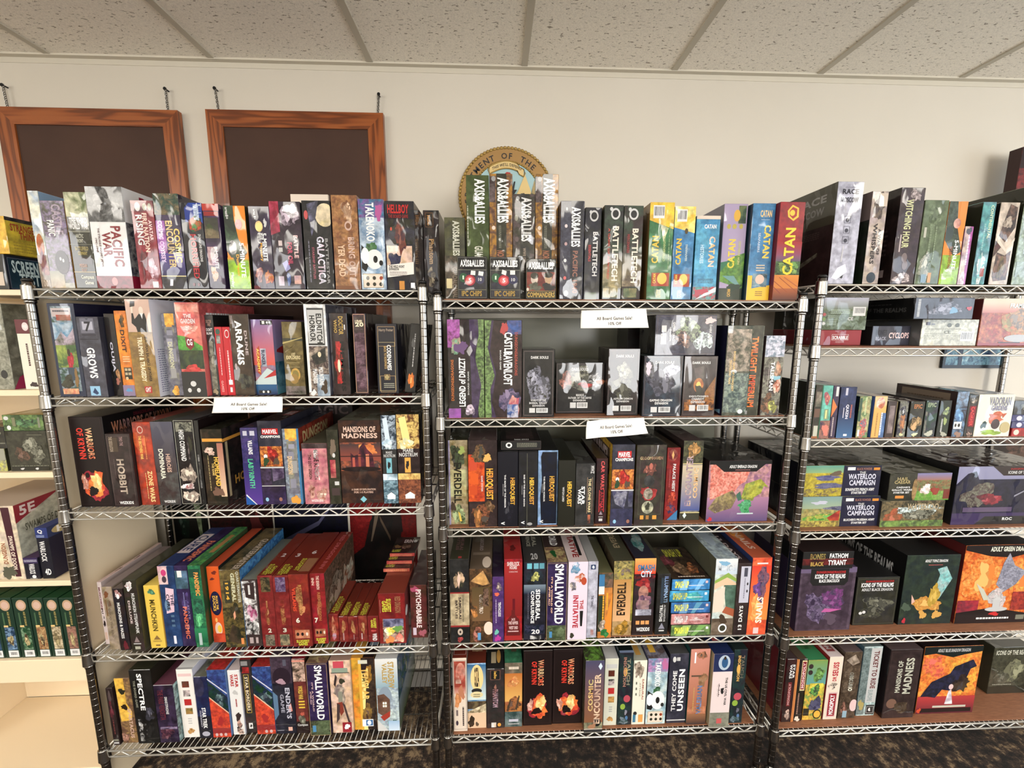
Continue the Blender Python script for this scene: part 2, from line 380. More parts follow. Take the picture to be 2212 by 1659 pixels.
# ---------------------------------------------------------------- white bookcase
bc = empty('bookcase', (-1.78, .03, 0)); tag(bc, 'white laminate bookcase at the left frame edge with boxes inside', 'bookcase')
def bpart(name, a, c):
    m = MB(); m.box((a[0]+1.78, a[1]-.03, a[2]), (c[0]+1.78, c[1]-.03, c[2]), 0, .0015); return m.build(name, 'white', bc)
XR, XL, YBC = -1.473, -2.13, .36
DZ = [1.712, 1.388, 1.105, .705, .395]; DZ = [z*1.0+ZO for z in DZ]
bpart('side_panel', (XR-.02, .03, 0), (XR, YBC, DZ[0]-.018)); bpart('side_panel', (XL-.02, .03, 0), (XL, YBC, DZ[0]-.018))
bpart('back_panel', (XL, YBC-.008, .1), (XR-.02, YBC, DZ[0]-.018))
bpart('top_board', (XL-.02, .028, DZ[0]-.018), (XR, YBC, DZ[0]))
for z in DZ[1:4]: bpart('shelf_board', (XL, .032, z-.02), (XR-.02, YBC-.008, z))
bpart('shelf_board', (XL, .032, DZ[4]-.09), (XR-.02, YBC-.008, DZ[4]))
bpart('bottom_board', (XL, .032, 0), (XR-.02, YBC-.008, .1))
# ---------------------------------------------------------------- printed boxes
class Box:
    def __init__(s, w, h, d, rnd):
        s.w, s.h, s.d = w, h, d; s.v = []; s.f = []; s.ca = []; s.cb = []; s.face = 'F'; s.n = 0; s.rnd = rnd
    def P(s, u, v):
        e = .0003 + s.n*.00003; w, h, d = s.w, s.h, s.d
        if s.face == 'F': return (-w/2+w*u, -e, h*v)
        if s.face == 'T': return (-w/2+w*u, d*v, h+e)
        if s.face == 'R': return (w/2+e, d*u, h*v)
        return (-w/2-e, d*(1-u), h*v)
    def col(s, c):
        if isinstance(c, tuple): return c
        sc = 1.; q = 0.
        if ':' in c: c, t = c.split(':'); sc = float(t)
        a = c; 
        if '/' in c: a, c2 = c.split('/'); q = 1.
        else: c2 = a
        return (*hexc(a), sc), (*hexc(c2), q)
    def face_(s, pts, c, c2=None):
        k = len(s.v); s.v += pts; s.f.append(tuple(range(k, k+len(pts))))
        a, b = s.col(c); s.ca += [a]*len(pts); s.cb += [b]*len(pts)
    def poly(s, uv, c):
        s.n += 1
        uv = [(min(max(u, 0), 1), min(max(v, 0), 1)) for u, v in uv]
        ar = sum(uv[i][0]*uv[(i+1) % len(uv)][1]-uv[(i+1) % len(uv)][0]*uv[i][1] for i in range(len(uv)))
        if ar < 0: uv = uv[::-1]
        s.face_([s.P(*q) for q in uv], c)
    def rect(s, u0, v0, u1, v1, c): s.poly([(u0, v0), (u1, v0), (u1, v1), (u0, v1)], c)
    def grad(s, u0, v0, u1, v1, c0, c1):
        s.n += 1; k = len(s.v); s.v += [s.P(u0, v0), s.P(u1, v0), s.P(u1, v1), s.P(u0, v1)]; s.f.append((k, k+1, k+2, k+3))
        a, b = s.col(c0), s.col(c1); s.ca += [a[0], a[0], b[0], b[0]]; s.cb += [a[1], a[1], b[1], b[1]]
    def text(s, txt, u0, v0, u1, v1, d, c):
        s.n += 1; vs, fs, asp = glyphs(txt.replace('_', ' ')); 
        if not vs: return
        if d == 'h': fn = lambda x, y: (u0+(u1-u0)*x, v0+(v1-v0)*y)
        elif d == 'd': fn = lambda x, y: (u0+(u1-u0)*y, v1-(v1-v0)*x)
        else: fn = lambda x, y: (u1-(u1-u0)*y, v0+(v1-v0)*x)
        k = len(s.v); s.v += [s.P(*fn(*p)) for p in vs]; a, b = s.col(c)
        for f in fs: s.f.append(tuple(i+k for i in f)); s.ca += [a]*len(f); s.cb += [b]*len(f)
    def art(s, code):
        cmds = []; seg = [[], []]
        for cmd in code.split(';')+['F']:
            t = cmd.split()
            if not t: continue
            if t[0] in 'FRLT' and len(t) == 1: cmds += seg[0]+seg[1]+[cmd]; seg = [[], []]
            else: seg[1 if t[0] == 't' else 0].append(cmd)
        for cmd in cmds:
            t = cmd.split()
            k = t[0]
            if k in 'FRLT' and len(t) == 1: s.face = k; s.n = 0; continue
            if k == 't': 
                q = [float(x)/100 for x in t[2:6]]; s.text(t[1], *q, t[6], t[7]); continue
            if k == 'p':
                q = [float(x)/100 for x in t[1].split(',')]; s.poly(list(zip(q[::2], q[1::2])), t[2]); continue
            q = [float(x)/100 for x in t[1:5]]
            if k == 'r': s.rect(*q, t[5])
            elif k == 'g': s.grad(*q, t[5], t[6])
            elif k == 'e': 
                s.poly([(q[0]+q[2]*math.cos(a*math.pi/12), q[1]+q[3]*math.sin(a*math.pi/12)) for a in range(24)], t[5])
            elif k == 'b':
                r = s.rnd; ca, cb = s.col(t[5])
                def blot(cu, cv, ru, rv, c1, c2, n):
                    ph = [r.uniform(0, 6.3) for _ in range(4)]; pts = []; s.n += 1
                    for a in range(n):
                        th = 2*math.pi*a/n; rr = .74+.13*math.sin(2*th+ph[0])+.1*math.sin(3*th+ph[1])+.07*math.sin(5*th+ph[2])+r.uniform(-.07, .07)+(.16 if r.random() < .15 else 0)
                        pts.append(s.P(min(max(cu+ru*rr*math.cos(th), 0), 1), min(max(cv+rv*rr*math.sin(th), 0), 1)))
                    k0 = len(s.v); s.v += pts + [s.P(min(max(cu, 0), 1), min(max(cv, 0), 1))]
                    for a in range(n): s.f.append((k0+a, k0+(a+1) % n, k0+n)); s.ca += [c1]*3; s.cb += [c2]*3
                blot(*q, ca, cb, 30)
                if q[2]*s.w > .007 and q[3]*s.h > .007 and '/' in t[5]:
                    mid = tuple(ca[i]*.35+cb[i]*.65 for i in range(3)); hi = tuple(min(1, ca[i]*1.25+.04) for i in range(3)); lo = tuple(ca[i]*.72 for i in range(3))
                    for c1 in (mid, hi, lo, mid, hi, mid, hi):
                        a, d_ = r.uniform(0, 6.3), r.uniform(.1, .55); f_ = r.uniform(.1, .3)
                        blot(q[0]+q[2]*d_*math.cos(a), q[1]+q[3]*d_*math.sin(a), q[2]*f_, q[3]*f_*r.uniform(.5, 1.6), (*c1, ca[3]), (*c1, 0), 11)
            elif k == 'c':
                s.rect(*q, 'eee'); du = q[2]-q[0]; dv = q[3]-q[1]; x = q[0]+du*.08
                while x < q[2]-du*.08:
                    wv = du*s.rnd.choice((.012, .02, .035)); s.n += 0; s.poly([(x, q[1]+dv*.2), (x+wv, q[1]+dv*.2), (x+wv, q[3]-dv*.1), (x, q[3]-dv*.1)], '222'); s.n -= 1; x += wv+du*s.rnd.choice((.015, .03))
                s.n += 1
            elif k == 'o':
                tw = .0012/s.w if s.face in 'FT' else .004; tv = .0012/s.h
                for a in ((q[0], q[1], q[2], q[1]+tv), (q[0], q[3]-tv, q[2], q[3]), (q[0], q[1], q[0]+tw, q[3]), (q[2]-tw, q[1], q[2], q[3])): s.rect(*a, t[5]); s.n -= 1
                s.n += 1
            elif k == 's':     # small print
                n = int(t[6]); up = (q[3]-q[1])*s.h > (q[2]-q[0])*s.w*1.6 and n < 3 and s.face == 'F'
                s.n += 1
                for i in range(n):
                    if up: y = q[3]
                    a0, a1 = (q[1], q[3]) if up else (q[0], q[2]); b0, b1 = (q[0], q[2]) if up else (q[1], q[3])
                    lh = (b1-b0)/n; p0 = a0
                    while p0 < a1-1e-6:
                        wl = (a1-a0)*s.rnd.uniform(.04, .1); p1 = min(p0+wl, a1)
                        z0 = b0+lh*(i+.25); z1 = b0+lh*(i+.7)
                        if up: s.rect(z0, p0, z1, p1, t[5])
                        else: s.rect(p0, z0, p1, z1, t[5])
                        s.n -= 1; p0 = p1+(a1-a0)*.018
                s.n += 1
            else: raise ValueError(cmd)
    def build(s, name, cols, wrap):
        m = MB(); m.box((-s.w/2, 0, 0), (s.w/2, s.d, s.h), 0, min(.0012, s.w*.08)); w, h, d = s.w, s.h, s.d
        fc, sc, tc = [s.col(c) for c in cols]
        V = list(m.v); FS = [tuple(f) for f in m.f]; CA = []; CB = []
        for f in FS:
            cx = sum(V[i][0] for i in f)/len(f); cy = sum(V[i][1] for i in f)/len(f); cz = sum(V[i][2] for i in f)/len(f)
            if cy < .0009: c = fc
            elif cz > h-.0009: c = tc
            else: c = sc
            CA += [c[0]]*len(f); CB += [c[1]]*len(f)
        k = len(V); V += s.v; FS += [tuple(i+k for i in f) for f in s.f]; CA += s.ca; CB += s.cb
        me = bpy.data.meshes.new(name); me.from_pydata(V, [], FS)
        for nm, dat in (('ca', CA), ('cb', CB)):
            at = me.color_attributes.new(nm, 'FLOAT_COLOR', 'CORNER'); at.data.foreach_set('color', [x for c in dat for x in c])
        me.materials.append(M['wrap' if wrap else 'print']); me.update()
        o = bpy.data.objects.new(name, me); COL.objects.link(o); return o
DATA = {}
DATA['A1'] = r'''
79 113 412 .02 .3|cdd/eec|9bd|bdf|r 0 55 100 100 eed/bcd;r 0 0 100 35 a98/764;e 50 45 36 12 c62/ca5;b 60 25 45 18 845/a76;t 1001 5 2 90 9 h dcb|tall pale blue box, leftmost of its shelf
113 163 433 .0 .29|98a/665:3|b83|99a|r 0 0 100 6 bba/987;g 0 0 60 20 cb9/a86 998;t CASTLE 45 62 85 96 d bab;t PANIC 20 60 50 78 d fff;e 60 30 30 14 322/544;e 55 34 4 2 ddd;e 66 32 4 2 ddd|grey stone-patterned box with a round dark face hole
166 212 415 .0 .29|332/443|332|eda|r 0 75 100 100 ddb/785;r 0 60 100 75 999/665;t THE_THIRD 10 68 92 74 h fff;t WORLD_WAR 6 62 94 68 h fff;t ARCTIC 30 53 66 57 h ccb;t FRONT 34 48 62 52 h ccb;t BATTLEFIELD 20 40 80 44 h ba6;t GERMANY 30 35 74 39 h ba6;r 8 25 92 33 433;t PERSIAN 30 22 64 26 h b86;t GULF 36 18 60 21 h b86;r 0 59 100 60 998;r 0 46 100 46.5 887;r 0 17 100 17.6 ca5;t Compass 30 9 90 14 h ddc;t Games 45 4 85 8 h ddc|dark wargame box with grey landscape strip on top
212.5 289 403 .0 .3|eee|eee|eee|r 0 66 100 100 777/222:2;b 50 82 40 12 333/999;r 0 0 100 12.5 a24/712;t PACIFIC 56 22 84 62 d 912;t WAR 30 32 54 56 d 912;t THE_STRUGGLE_AGAINST_JAPAN 18 22 25 60 d 622;t 1941-1945 10 36 16 50 d 622;e 50 7 8 4 d88;R;r 0 66 100 100 eee;r 0 12 100 66 999/445:2;r 0 0 100 12.5 a24;t PACIFIC 20 82 90 96 h a24|big white box with bold crimson title and crimson foot
304 351 433 .0 .27|923/a34|712|a55|r 0 88 100 100 745/a66;e 30 93 12 5 eee;e 62 93 10 4 ccb;e 84 93 8 4 ccb;t RISING 16 50 46 84 d ddd/fff;t FIRE_NATION 46 42 68 86 d fdc;t AVATAR 72 55 88 78 d fdd;b 70 22 26 16 ecd/945;b 30 30 20 22 623/912;r 60 1 86 8 edd|crimson box with slanted white lettering beside the white one
352.6 405.7 418 .0 .3|335/546|334|555|r 0 78 100 100 354/875:2;r 0 30 36 72 a5a/b7c;g 0 14 100 38 336 65a;t ENCOUNTER 38 22 66 72 d cb8/fd9;t COSMIC 68 28 92 64 d fd7;t COSMIC_ODYSSEY 8 28 26 72 d fdf;r 0 13 100 14 eda;r 0 0 100 13 333/445;p 30,3,42,3,46,10,34,10 eef|starry box with purple band and gold outlined logo
407 453 438 .0 .28|112|113|225|r 20 78 100 100 24a;p 0,88,40,100,0,100 112;p 42,100,66,100,100,84,100,76 25b;t Ravensburger 50 80 96 98 d def;p 50,66,90,70,92,82,66,86,34,80,36,70 263/d42:2;b 62 76 22 8 484/c63;t HORRIFIED 34 12 62 64 d c23;t DUNGEONS_DRAGONS 72 32 84 64 d ddd;e 30 5 6 2 723;e 52 5 6 2 723|black box with upright red vertical lettering
454 488 440 .0 .28|536/324|435|a22|r 0 92 100 100 c32;r 6 86 96 91 a22;r 4 60 90 84 443/875;e 34 70 22 7 452/986;r 8 28 70 50 dbb/968;t 5-MINUTE 48 24 72 50 d fff;e 40 40 16 9 eee/dbc;b 40 18 30 10 c84/ecb;e 70 12 10 4 524|narrow purple box with red lid edge
498 543 444 .0 .28|f92|332|333|p 0,100,46,100,46,72,86,40,60,20,0,46 332/454;r 0 0 100 36 8b3/ad2;g 0 34 100 38 8b3 f92;p 0,100,36,100,60,60,96,44,40,28,0,60 232/464;e 66 78 16 6 c66/eaa;t 5-MINUTE 60 14 82 56 d fff;t Dungeon 38 16 56 42 d fb3;e 30 50 18 9 fff/333;t ages8+ 4 84 22 98 d ddd;t Mayday 6 2 24 20 d dfd|orange and lime box with a dark creature
550 594.5 445 .0 .28|324/435|223|445|t ages_8+ 22 84 36 96 d eee;e 46 76 18 6.5 fd9/ec7;e 46 76 13 4.5 fe9;b 76 80 10 6 ddd;t 5-MINUTE 56 34 78 68 d fff;e 46 62 14 7 eee/324;t Mystery 42 34 56 56 d fb3;b 30 18 24 10 823/eba;b 76 14 26 10 ea5/b53;r 0 0 30 4 723|dark plum box with small yellow clock
594.5 660 435 .0 .3|323/434|222|aaa|p 0,100,30,100,30,66,0,62 a24/c46;b 62 84 36 16 cbc/434:2;b 70 92 24 8 edd;t BATTLE 72 36 86 62 d fcc;t FOR_OIL 50 28 66 54 d d57;r 22 50 34 56 dcc;r 22 43 34 48 ccc;p 30,30,46,34,56,24,40,20 aad;r 14 4 32 15 cbc;r 66 6 88 16 eba/cab;b 48 12 10 8 46a|dark box with pink corner and grey soldier
663 723 433 .0 .29|222/333|223|233|e 80 84 34 13 edb/dc9;p 18,96,60,100,40,70,30,60 556/88a;e 14 84 7 5 d66;t GALACTICA 46 6 72 60 d dbc/eef;t BATTLESTAR 76 6 86 58 d aaa;t STARSHIP_BATTLES 28 12 36 48 d b67;s 14 8 22 56 889 1|dark grey box with large moon and pink lettering
725.6 780 421 .0 .28|964/b85:2|854|c97|r 0 0 100 4 853;t BRING_OUT 58 14 84 56 d ecb/ca9;t YER_DEAD 18 14 44 48 d eca;b 60 84 24 14 db9/964;e 62 68 14 5 dba;e 62 68 9 3 964|brown leathery shrink-wrapped box with gothic lettering
782 835.5 430 .0 .29|cde/79b|88b|89b|r 0 80 100 100 86a/48a:2;b 80 86 20 10 c6a;t TAKENOKO 28 54 62 96 d fff;b 46 46 30 8 363/585;p 6,50,26,44,36,30,20,20,4,24 222;e 56 34 34 11 f4f4f4;e 60 34 9 4 222;e 82 30 8 3 222;e 20 38 16 9 fff;r 8 2 88 18 edc;o 8 2 88 18 985;e 26 13 7 2.2 332;e 52 13 7 2.2 332;e 80 13 7 2.2 a42;e 26 6 7 2.2 332;e 52 6 7 2.2 332;e 78 6 7 2.2 332|pale blue box with black and white bear drawing
837.5 905 434 .0 .3|223/333|322|333|t HELLBOY 10 86 82 96 h d33;t THE_BOARD_GAME 12 81 80 85 h a33;r 0 52 100 80 332/445;e 20 69 3 2 e53;e 38 69 3 2 e74;b 54 62 14 12 557/334;r 2 28 90 50 ecb/db9;b 30 34 24 12 224/446;p 2,14,94,18,94,32,2,28 f3eee6;t THE_WILD_HUNT 8 25 62 28 h 333;t EXPANSION 8 22 42 25 h 333;s 10 16 70 21 655 4;r 42 0 60 10 d94;r 82 2 96 8 fff;b 52 60 20 24 843/224|black box with large red title and white paper strip
914 951.5 454 .16 .2|433/222|332|544|e 40 88 30 9 321;o 14 80 64 97 a74;t iello 26 82 46 94 d ea5;t Phantom 34 36 66 66 d eb7/fdb;b 46 20 34 14 cb9/433|thin dark box standing in the gap between racks
'''
DATA['A2'] = r'''
131 187 655 .01 .3|235|224|336|r 12 6 88 97 9ab/465:2;r 14 86 86 95 cbb;s 20 90 80 94 445 1;r 30 82 84 88 b54/a76;r 12 62 88 80 bcd/69b;p 12,60,40,70,60,64,88,74,88,50,12,52 665/cbc;r 12 32 88 56 574/ab5;b 60 38 14 14 c34/a23;e 58 48 6 4 432;r 46 18 74 32 456;b 40 16 28 10 332/554;b 74 20 10 12 974;r 16 3 76 9 fc9/c65|box with mountain painting and red-shirted climber
188 234 684 .0 .28|445/556|334|556|r 18 80 80 98 778;r 26 84 74 94 bbc;t 7 36 82 66 94 h 223;e 50 98 6 2 556;r 20 77 84 78.5 334;r 8 72 92 73 223;t GROWS 30 24 68 62 d fff;r 22 2 68 14 9ce;p 32,6,44,12,60,5,50,3 247|slate blue box with white wavy vertical lettering
235 268 677 .02 .28|222/211|112|222|t OUIJA 22 30 58 66 d dde;b 72 26 24 10 b85/743;b 60 18 24 5 b76|black box with white lettering and a brown hand
269 294 671 .02 .27|f92/e83|c82|eb5|b 60 88 28 8 331/a60;t DIXIT 36 52 70 78 d 421/842;s 30 40 88 48 fda 3;r 28 20 92 34 332;r 34 30 56 33 cb9;r 62 30 86 33 cb9;r 34 25 56 28 cb9;r 62 25 86 28 cb9;e 46 21 12 2 ec9;r 0 0 100 13 98a;b 50 7 30 3 6ad|narrow orange box with dark script lettering
295 346 646 .0 .3|dba|fff|cba|r 0 0 100 67 a84/974;p 40,67,84,67,82,80,76,86,56,86,42,82,34,80,30,86,24,86,20,76,36,72 222;e 64 89 9 3.6 edc;r 56 85 72 88 edc;p 22,86,30,86,32,93,24,93 edc;p 20,92,40,93,42,98,24,98 222;p 58,86,66,80,70,86 eee;t TRIUMPH_&_TRAGEDY 34 16 54 62 d fec;t EUROPEAN_BALANCE_OF_POWER 64 16 76 62 d 321;r 40 4 70 11 c33;t GMT 44 5 66 10 h fee;R;r 0 0 50 100 e8eaf6;r 50 0 100 100 89b/456:2;s 4 4 40 50 99b 20|tan box with a man raising his hat
367 397.5 677 .02 .28|667/889:2|345|878|r 24 86 88 100 ea3/fc5;b 50 84 24 6 ea3;r 18 14 84 84 778/998;r 30 74 70 80 99a;r 24 60 64 70 aab;r 36 42 80 58 99a;r 28 22 66 34 aaa;t DUNGEON! 30 34 60 66 d ddb;b 50 6 34 7 ea3/fc6|grey cobblestone box with gold crests
398 449 653 .0 .3|e87/d66|d66|d77|r 4 90 96 98 fba/d76;t THE 34 84 66 88 h fee;t GARDEN 20 78 80 83 h fee;b 60 72 34 5 fba/d66;p 0,66,40,64,100,54,100,34,0,34 6b4/473;r 0 30 100 50 343/563;b 50 30 50 5 d44/e65;r 0 0 100 27 333;p 32,64,66,62,66,54,50,50,34,54 923;t CG 38 55 60 62 h fff;e 46 14 12 3 ddd;e 28 7 8 2.4 ddd;e 66 7 8 2.4 ddd;R;r 0 70 100 100 d66/b55;s 10 86 60 91 eee 1|coral pink box with green hills and red maroon badge
450 476 680 .02 .28|333/444|222|222|t DOCTOR 16 90 80 94 h b98;t WHO 30 86 66 90 h b98;t DON'T 10 80 84 84 h eee;t BLINK 10 76 84 79 h eee;b 44 48 44 24 aa9/665:2;r 20 8 84 40 998/776:2;e 46 60 22 8 aa9/776;b 50 5 40 4 ba8|narrow black box with grey stone statue
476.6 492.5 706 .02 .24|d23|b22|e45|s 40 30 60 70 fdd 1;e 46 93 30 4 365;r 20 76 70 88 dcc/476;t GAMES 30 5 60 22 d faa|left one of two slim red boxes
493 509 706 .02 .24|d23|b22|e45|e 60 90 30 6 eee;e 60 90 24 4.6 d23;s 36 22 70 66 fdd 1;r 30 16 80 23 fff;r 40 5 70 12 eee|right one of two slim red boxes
509.5 551 678 .02 .3|432/543|322|655|t ARRAKIS 28 38 62 92 d fff;t DUNE 72 50 86 80 d cbb;s 6 88 20 98 cbb 2;e 16 36 6 4 baa;b 56 18 40 14 222/665|dark brown box with large white vertical lettering
552 600 690 .03 .3|d76/98a|59a|b8b|g 0 40 100 100 e65 98b;r 44 93 100 99 222;r 52 94 64 98 eee;e 76 96 4 1.5 eee;e 88 96 4 1.5 eee;p 14,30,30,26,30,66,18,62 c53;t ACADEMY 16 30 28 62 d fd6;r 34 38 60 62 ccd/9ab;t BUNKER 38 40 54 60 d 335;p 0,18,60,36,100,30,100,6,0,6 cdd;p 40,22,100,34,100,26 c33;r 0 8 100 14 269;g 0 0 100 9 236 269;r 12 2 70 6 222;e 34 4 5 1.6 eee;e 56 4 5 1.6 eee;R;g 0 0 100 100 59a a8b;b 50 60 46 14 923/b33;r 0 10 100 44 69a/268|sunset coloured box with blue and white diner roof
619 661.5 695 .03 .29|874/652|443|885|r 0 74 100 78 443;p 0,70,100,78,100,79,0,72 cb7;p 10,60,60,68,60,69,10,58 986;t LOST 40 54 60 58 h eda;t EXPLORERS 14 49 84 54 h eda;r 12 44 78 44.6 ba7;r 12 38 78 38.6 ba7;e 54 28 24 9 cb5/da5;e 54 28 16 6 984;e 46 22 22 7 a84;r 0 0 100 12 988/665;t LUDONAUTE 14 2 82 5 h 332|olive grey box with gold coins
669 714 657 .0 .3|ddd/eee|445|ccd|r 0 0 100 55 544/ba9:2;r 10 56 90 96 444;r 14 58 86 94 ccc;r 0 4 12 100 eee;t ELDRITCH 54 58 80 90 d 222;t HORROR 22 60 48 88 d 222;p 20,44,90,54,90,38,40,34 333/665;e 60 46 8 3 edb;r 40 0 100 24 89a/bcd;t MOUNTAINS 52 12 74 32 d eee;t MADNESS 24 14 46 30 d eee;p 4,2,24,8,36,4,20,0 eee;b 76 10 20 9 543|white box with oval plaque and grey battle scene
714.6 758 676 .02 .29|433/322|222|665|t DOCTOR 52 74 78 96 d ca5;t WHO 26 76 44 92 d ca5;r 82 80 88 86 eee;b 46 40 24 26 e43/922;r 30 14 60 66 d33/832:2;e 44 36 8 8 fec;t NEMESIS 54 4 76 66 d 111|dark box with red glow and black spaced letters
769.6 797 677 .03 .28|433/645:2|322|443|o 3 2 94 99 eb9;r 10 80 90 96 655/433;t LEVEL 20 88 80 92 h fec;t 20 20 84 84 89 h fec;r 14 6 86 76 534/867:2|dark maroon box with cream border line
817 862 699 .04 .27|223|223|555|o 10 68 90 96 ca7;t Harry_Potter 16 88 84 93 h a98;o 10 4 88 74 cb8;t CODENAMES 50 34 70 70 d fff;t BACK_TO_HOGWARTS 36 36 48 68 d ca6;o 34 20 60 28 ca6;e 46 24 10 3.4 ba7;s 30 8 80 16 bba 3;o 14 2 86 26 ca7|navy box with thin gold frames and white title
874 897 700 .05 .24|222/333|112|222|s 44 38 62 86 ccc 1;b 40 72 22 8 666;r 30 12 76 26 d63/333;b 50 18 34 14 e83;s 40 14 62 22 fd8 1|slim black box leaning right with orange flame logo|l7
'''
DATA['A3'] = r'''
171 247 900 1095 .3|211|111|211|o 4 3 94 98 433;t WARRIORS 46 54 66 88 d ec9/e64;t OF_KRYNN 20 54 40 88 d e43;b 50 23 42 21 923/b34:3;b 54 24 36 18 e53/f94;b 60 28 20 12 fd9/fb5;b 24 28 12 10 eba/b64;b 46 18 20 6 211;e 34 36 6 3 211;R;t WARRIORS_OF_KRYNN 10 78 96 92 h c86/977;t DRAGONLANCE 40 93 70 97 h 723|tall black box with fiery burst emblem
248 300 937 1095 .3|433/322|222|433|o 6 3 94 97 655;r 12 76 48 95 543;t TWO_THE 56 84 70 96 d a88;t THE_DESOLATION 14 76 28 96 d a98;t HOBBIT 34 18 64 66 d cba/ba9;t WIZKIDS 24 4 82 8 h fff;s 22 40 26 66 766 1|dark charcoal box with embossed grey vertical letters
303 346 912 1091 .27|c42/a43|822|c65|b 40 78 40 20 d63/a43;e 42 91 16 4.4 dba;e 42 91 12 3.3 b43;t THE_BROTHERS_WAR 28 56 44 84 d fc6;s 56 56 66 84 e95 1;t ZONE_WARS 54 4 80 42 d fd9;s 40 8 48 40 ec8 1|orange red box with cream vertical title
346.5 392 911 1091 .28|555/433|334|776|g 0 40 100 100 433 667;t DOMINARIA 22 32 44 68 d eed;t HEROES 54 40 74 62 d dba;s 76 40 80 60 988 1;t WIZKIDS 22 3 74 6 h eee|smoky grey box with thin white vertical lettering
395 437 906 1090 .28|333/211|433|666|o 0 1 96 99 ccb;t HIGH_COMMAND 22 52 48 88 d eee;r 8 86 90 97 998/333:3;b 72 72 14 10 443;b 50 36 44 14 dcb/433:2;b 50 10 46 10 edc/544:2;b 40 22 40 5 a66/fff;r 60 54 66 80 988/333|black box with bright white bordered comic artwork
438 446.5 908 1090 .28|222|211|222|r 10 20 50 60 999/333|very thin black box beside the bordered one
449 494 927 1092 .3|221/432|211|332|r 6 84 100 88 ea4;b 36 72 30 6 ecb/754;g 72 12 100 82 eca b76;t HOMELAND 52 26 76 64 d fc5;t THE_GAME 40 40 50 56 d ec7;s 22 20 30 66 ba7 1;b 60 18 30 8 865;R;r 0 0 100 100 222/433;r 0 83 100 87 ea4;t HOMELAND 16 22 90 34 h c94;r 4 10 8 82 ba8|black box with gold stripe and glowing edge
533 569 924 1090 .28|337/548:2|224|446|g 0 0 100 55 64a 337;t VILLAINS 40 66 66 84 d fff;r 16 90 40 96 ccd;r 56 90 84 96 ccd;t LABYRINTH 32 22 62 60 d 5c9/6da;p 0,0,60,0,4,12 26b;p 4,12,60,0,66,0,6,14 eee|narrow indigo box with mint green lettering
569.5 620 909 1089 .3|334/445|334|433|r 18 84 86 91 d22;t MARVEL 22 85 82 90 h fff;t CHAMPIONS 12 80 94 83 h fff;r 4 46 96 70 e94/942:3;b 56 60 26 12 d32/722;e 26 58 8 2.6 eee;b 26 52 16 6 353;b 70 52 14 6 654;r 0 44 100 45.5 ddd;p 0,44,44,44,44,22,0,24 546/323:2;p 48,44,98,44,98,32,50,28 879/435;r 0 22 100 23 ccc;r 0 0 100 22 324/436;e 18 6 7 2.4 9ce;e 76 6 7 2.4 a76;T;r 50 30 92 54 d33;t MARVEL 52 32 90 52 h fff|dark violet box with orange hero battle panel
621 655.5 926 1089 .3|9ab/778:2|48b|445|r 18 86 92 100 ea4/fc5;b 56 84 24 6 ea4;r 24 14 84 84 778/998;r 34 74 70 80 aab;r 30 60 64 70 99a;r 40 42 80 58 aaa;r 30 22 66 34 99a;r 88 0 100 100 48b;t DUNGEON! 22 40 52 64 d ec9;b 56 6 34 8 ea4;R;r 0 70 100 100 832/a43;t DUNGEON! 10 78 80 94 h cb8|stone wall patterned box with blue edge
660 713 958 1089 .28|c78/d99|433|665|r 0 92 100 100 433/655;t MAGE_KNIGHT 46 40 66 90 d 221/fee;b 52 84 8 8 eee;t THE_LOST_LEGION 24 42 36 82 d 322;b 30 22 18 14 843/eba;b 70 16 30 12 ecb/a54;t WIZKIDS 26 4 74 8 h fee|short dusty pink box with a cloaked figure
714 738.5 928 1089 .28|443/332:2|222|554|b 50 76 34 14 876;e 56 66 12 3 ddd;r 20 36 66 60 b45/e98;r 50 26 88 31 ddd;r 20 12 90 22 544|thin dark box with small pink poster
740 829 908 1087 .3|532/322|322|665|t MANSIONS_OF 12 86 88 93 h ecb;t MADNESS 8 79 92 85 h ecb;r 2 40 98 74 544/b64:2;g 2 52 98 72 a54 544;b 66 64 30 10 fa5/d74;p 26,40,26,62,34,58,46,60,48,68,58,74,66,66,78,60,84,40 423/734;r 30 40 36 56 c65;r 44 42 50 60 a54;r 62 42 70 60 d86;e 50 42 48 3 211/322;r 2 57 98 58 322;t A_GAME_OF_EXPLORATION 24 16 82 18.4 h dba;t FOR_1-5_PLAYERS 30 12.5 76 15 h dba;p 44,5,52,9,60,5,52,1 8cd|wide brown box with haunted mansion painting
830.5 861 897 1087 .3|333/444|222|443|r 0 62 100 100 bcd/345:3;p 10,96,40,98,60,70,30,66 def;b 40 68 36 8 eff/9bd;t MARE 26 57 70 60 h ccc;t NOSTRUM 10 53 90 56.5 h ccc;r 26 35 64 52 8cd;b 44 44 12 6 333;r 0 26 100 34 def/9bc;r 0 0 100 27 467/9bc:3;r 24 5 80 9 fff;p 20,9,84,9,52,13 fff|slim black box with icy blue ship picture
862.5 910 895 1086 .3|322/433|211|443|r 0 62 100 100 ec7/742:3;p 10,96,40,98,60,70,30,66 fe9;b 40 68 36 8 ffc/ec6;t MARE 26 58 72 62 h ddd;t NOSTRUM 8 53 90 57.5 h ddd;r 32 35 58 52 fb5;b 44 44 9 6 333;r 0 26 100 34 fd8/b84;r 0 0 100 27 743/a64:3;r 30 5 72 9 fff;p 26,9,76,9,52,13 fff|black box with golden ship picture, rightmost on shelf
'''
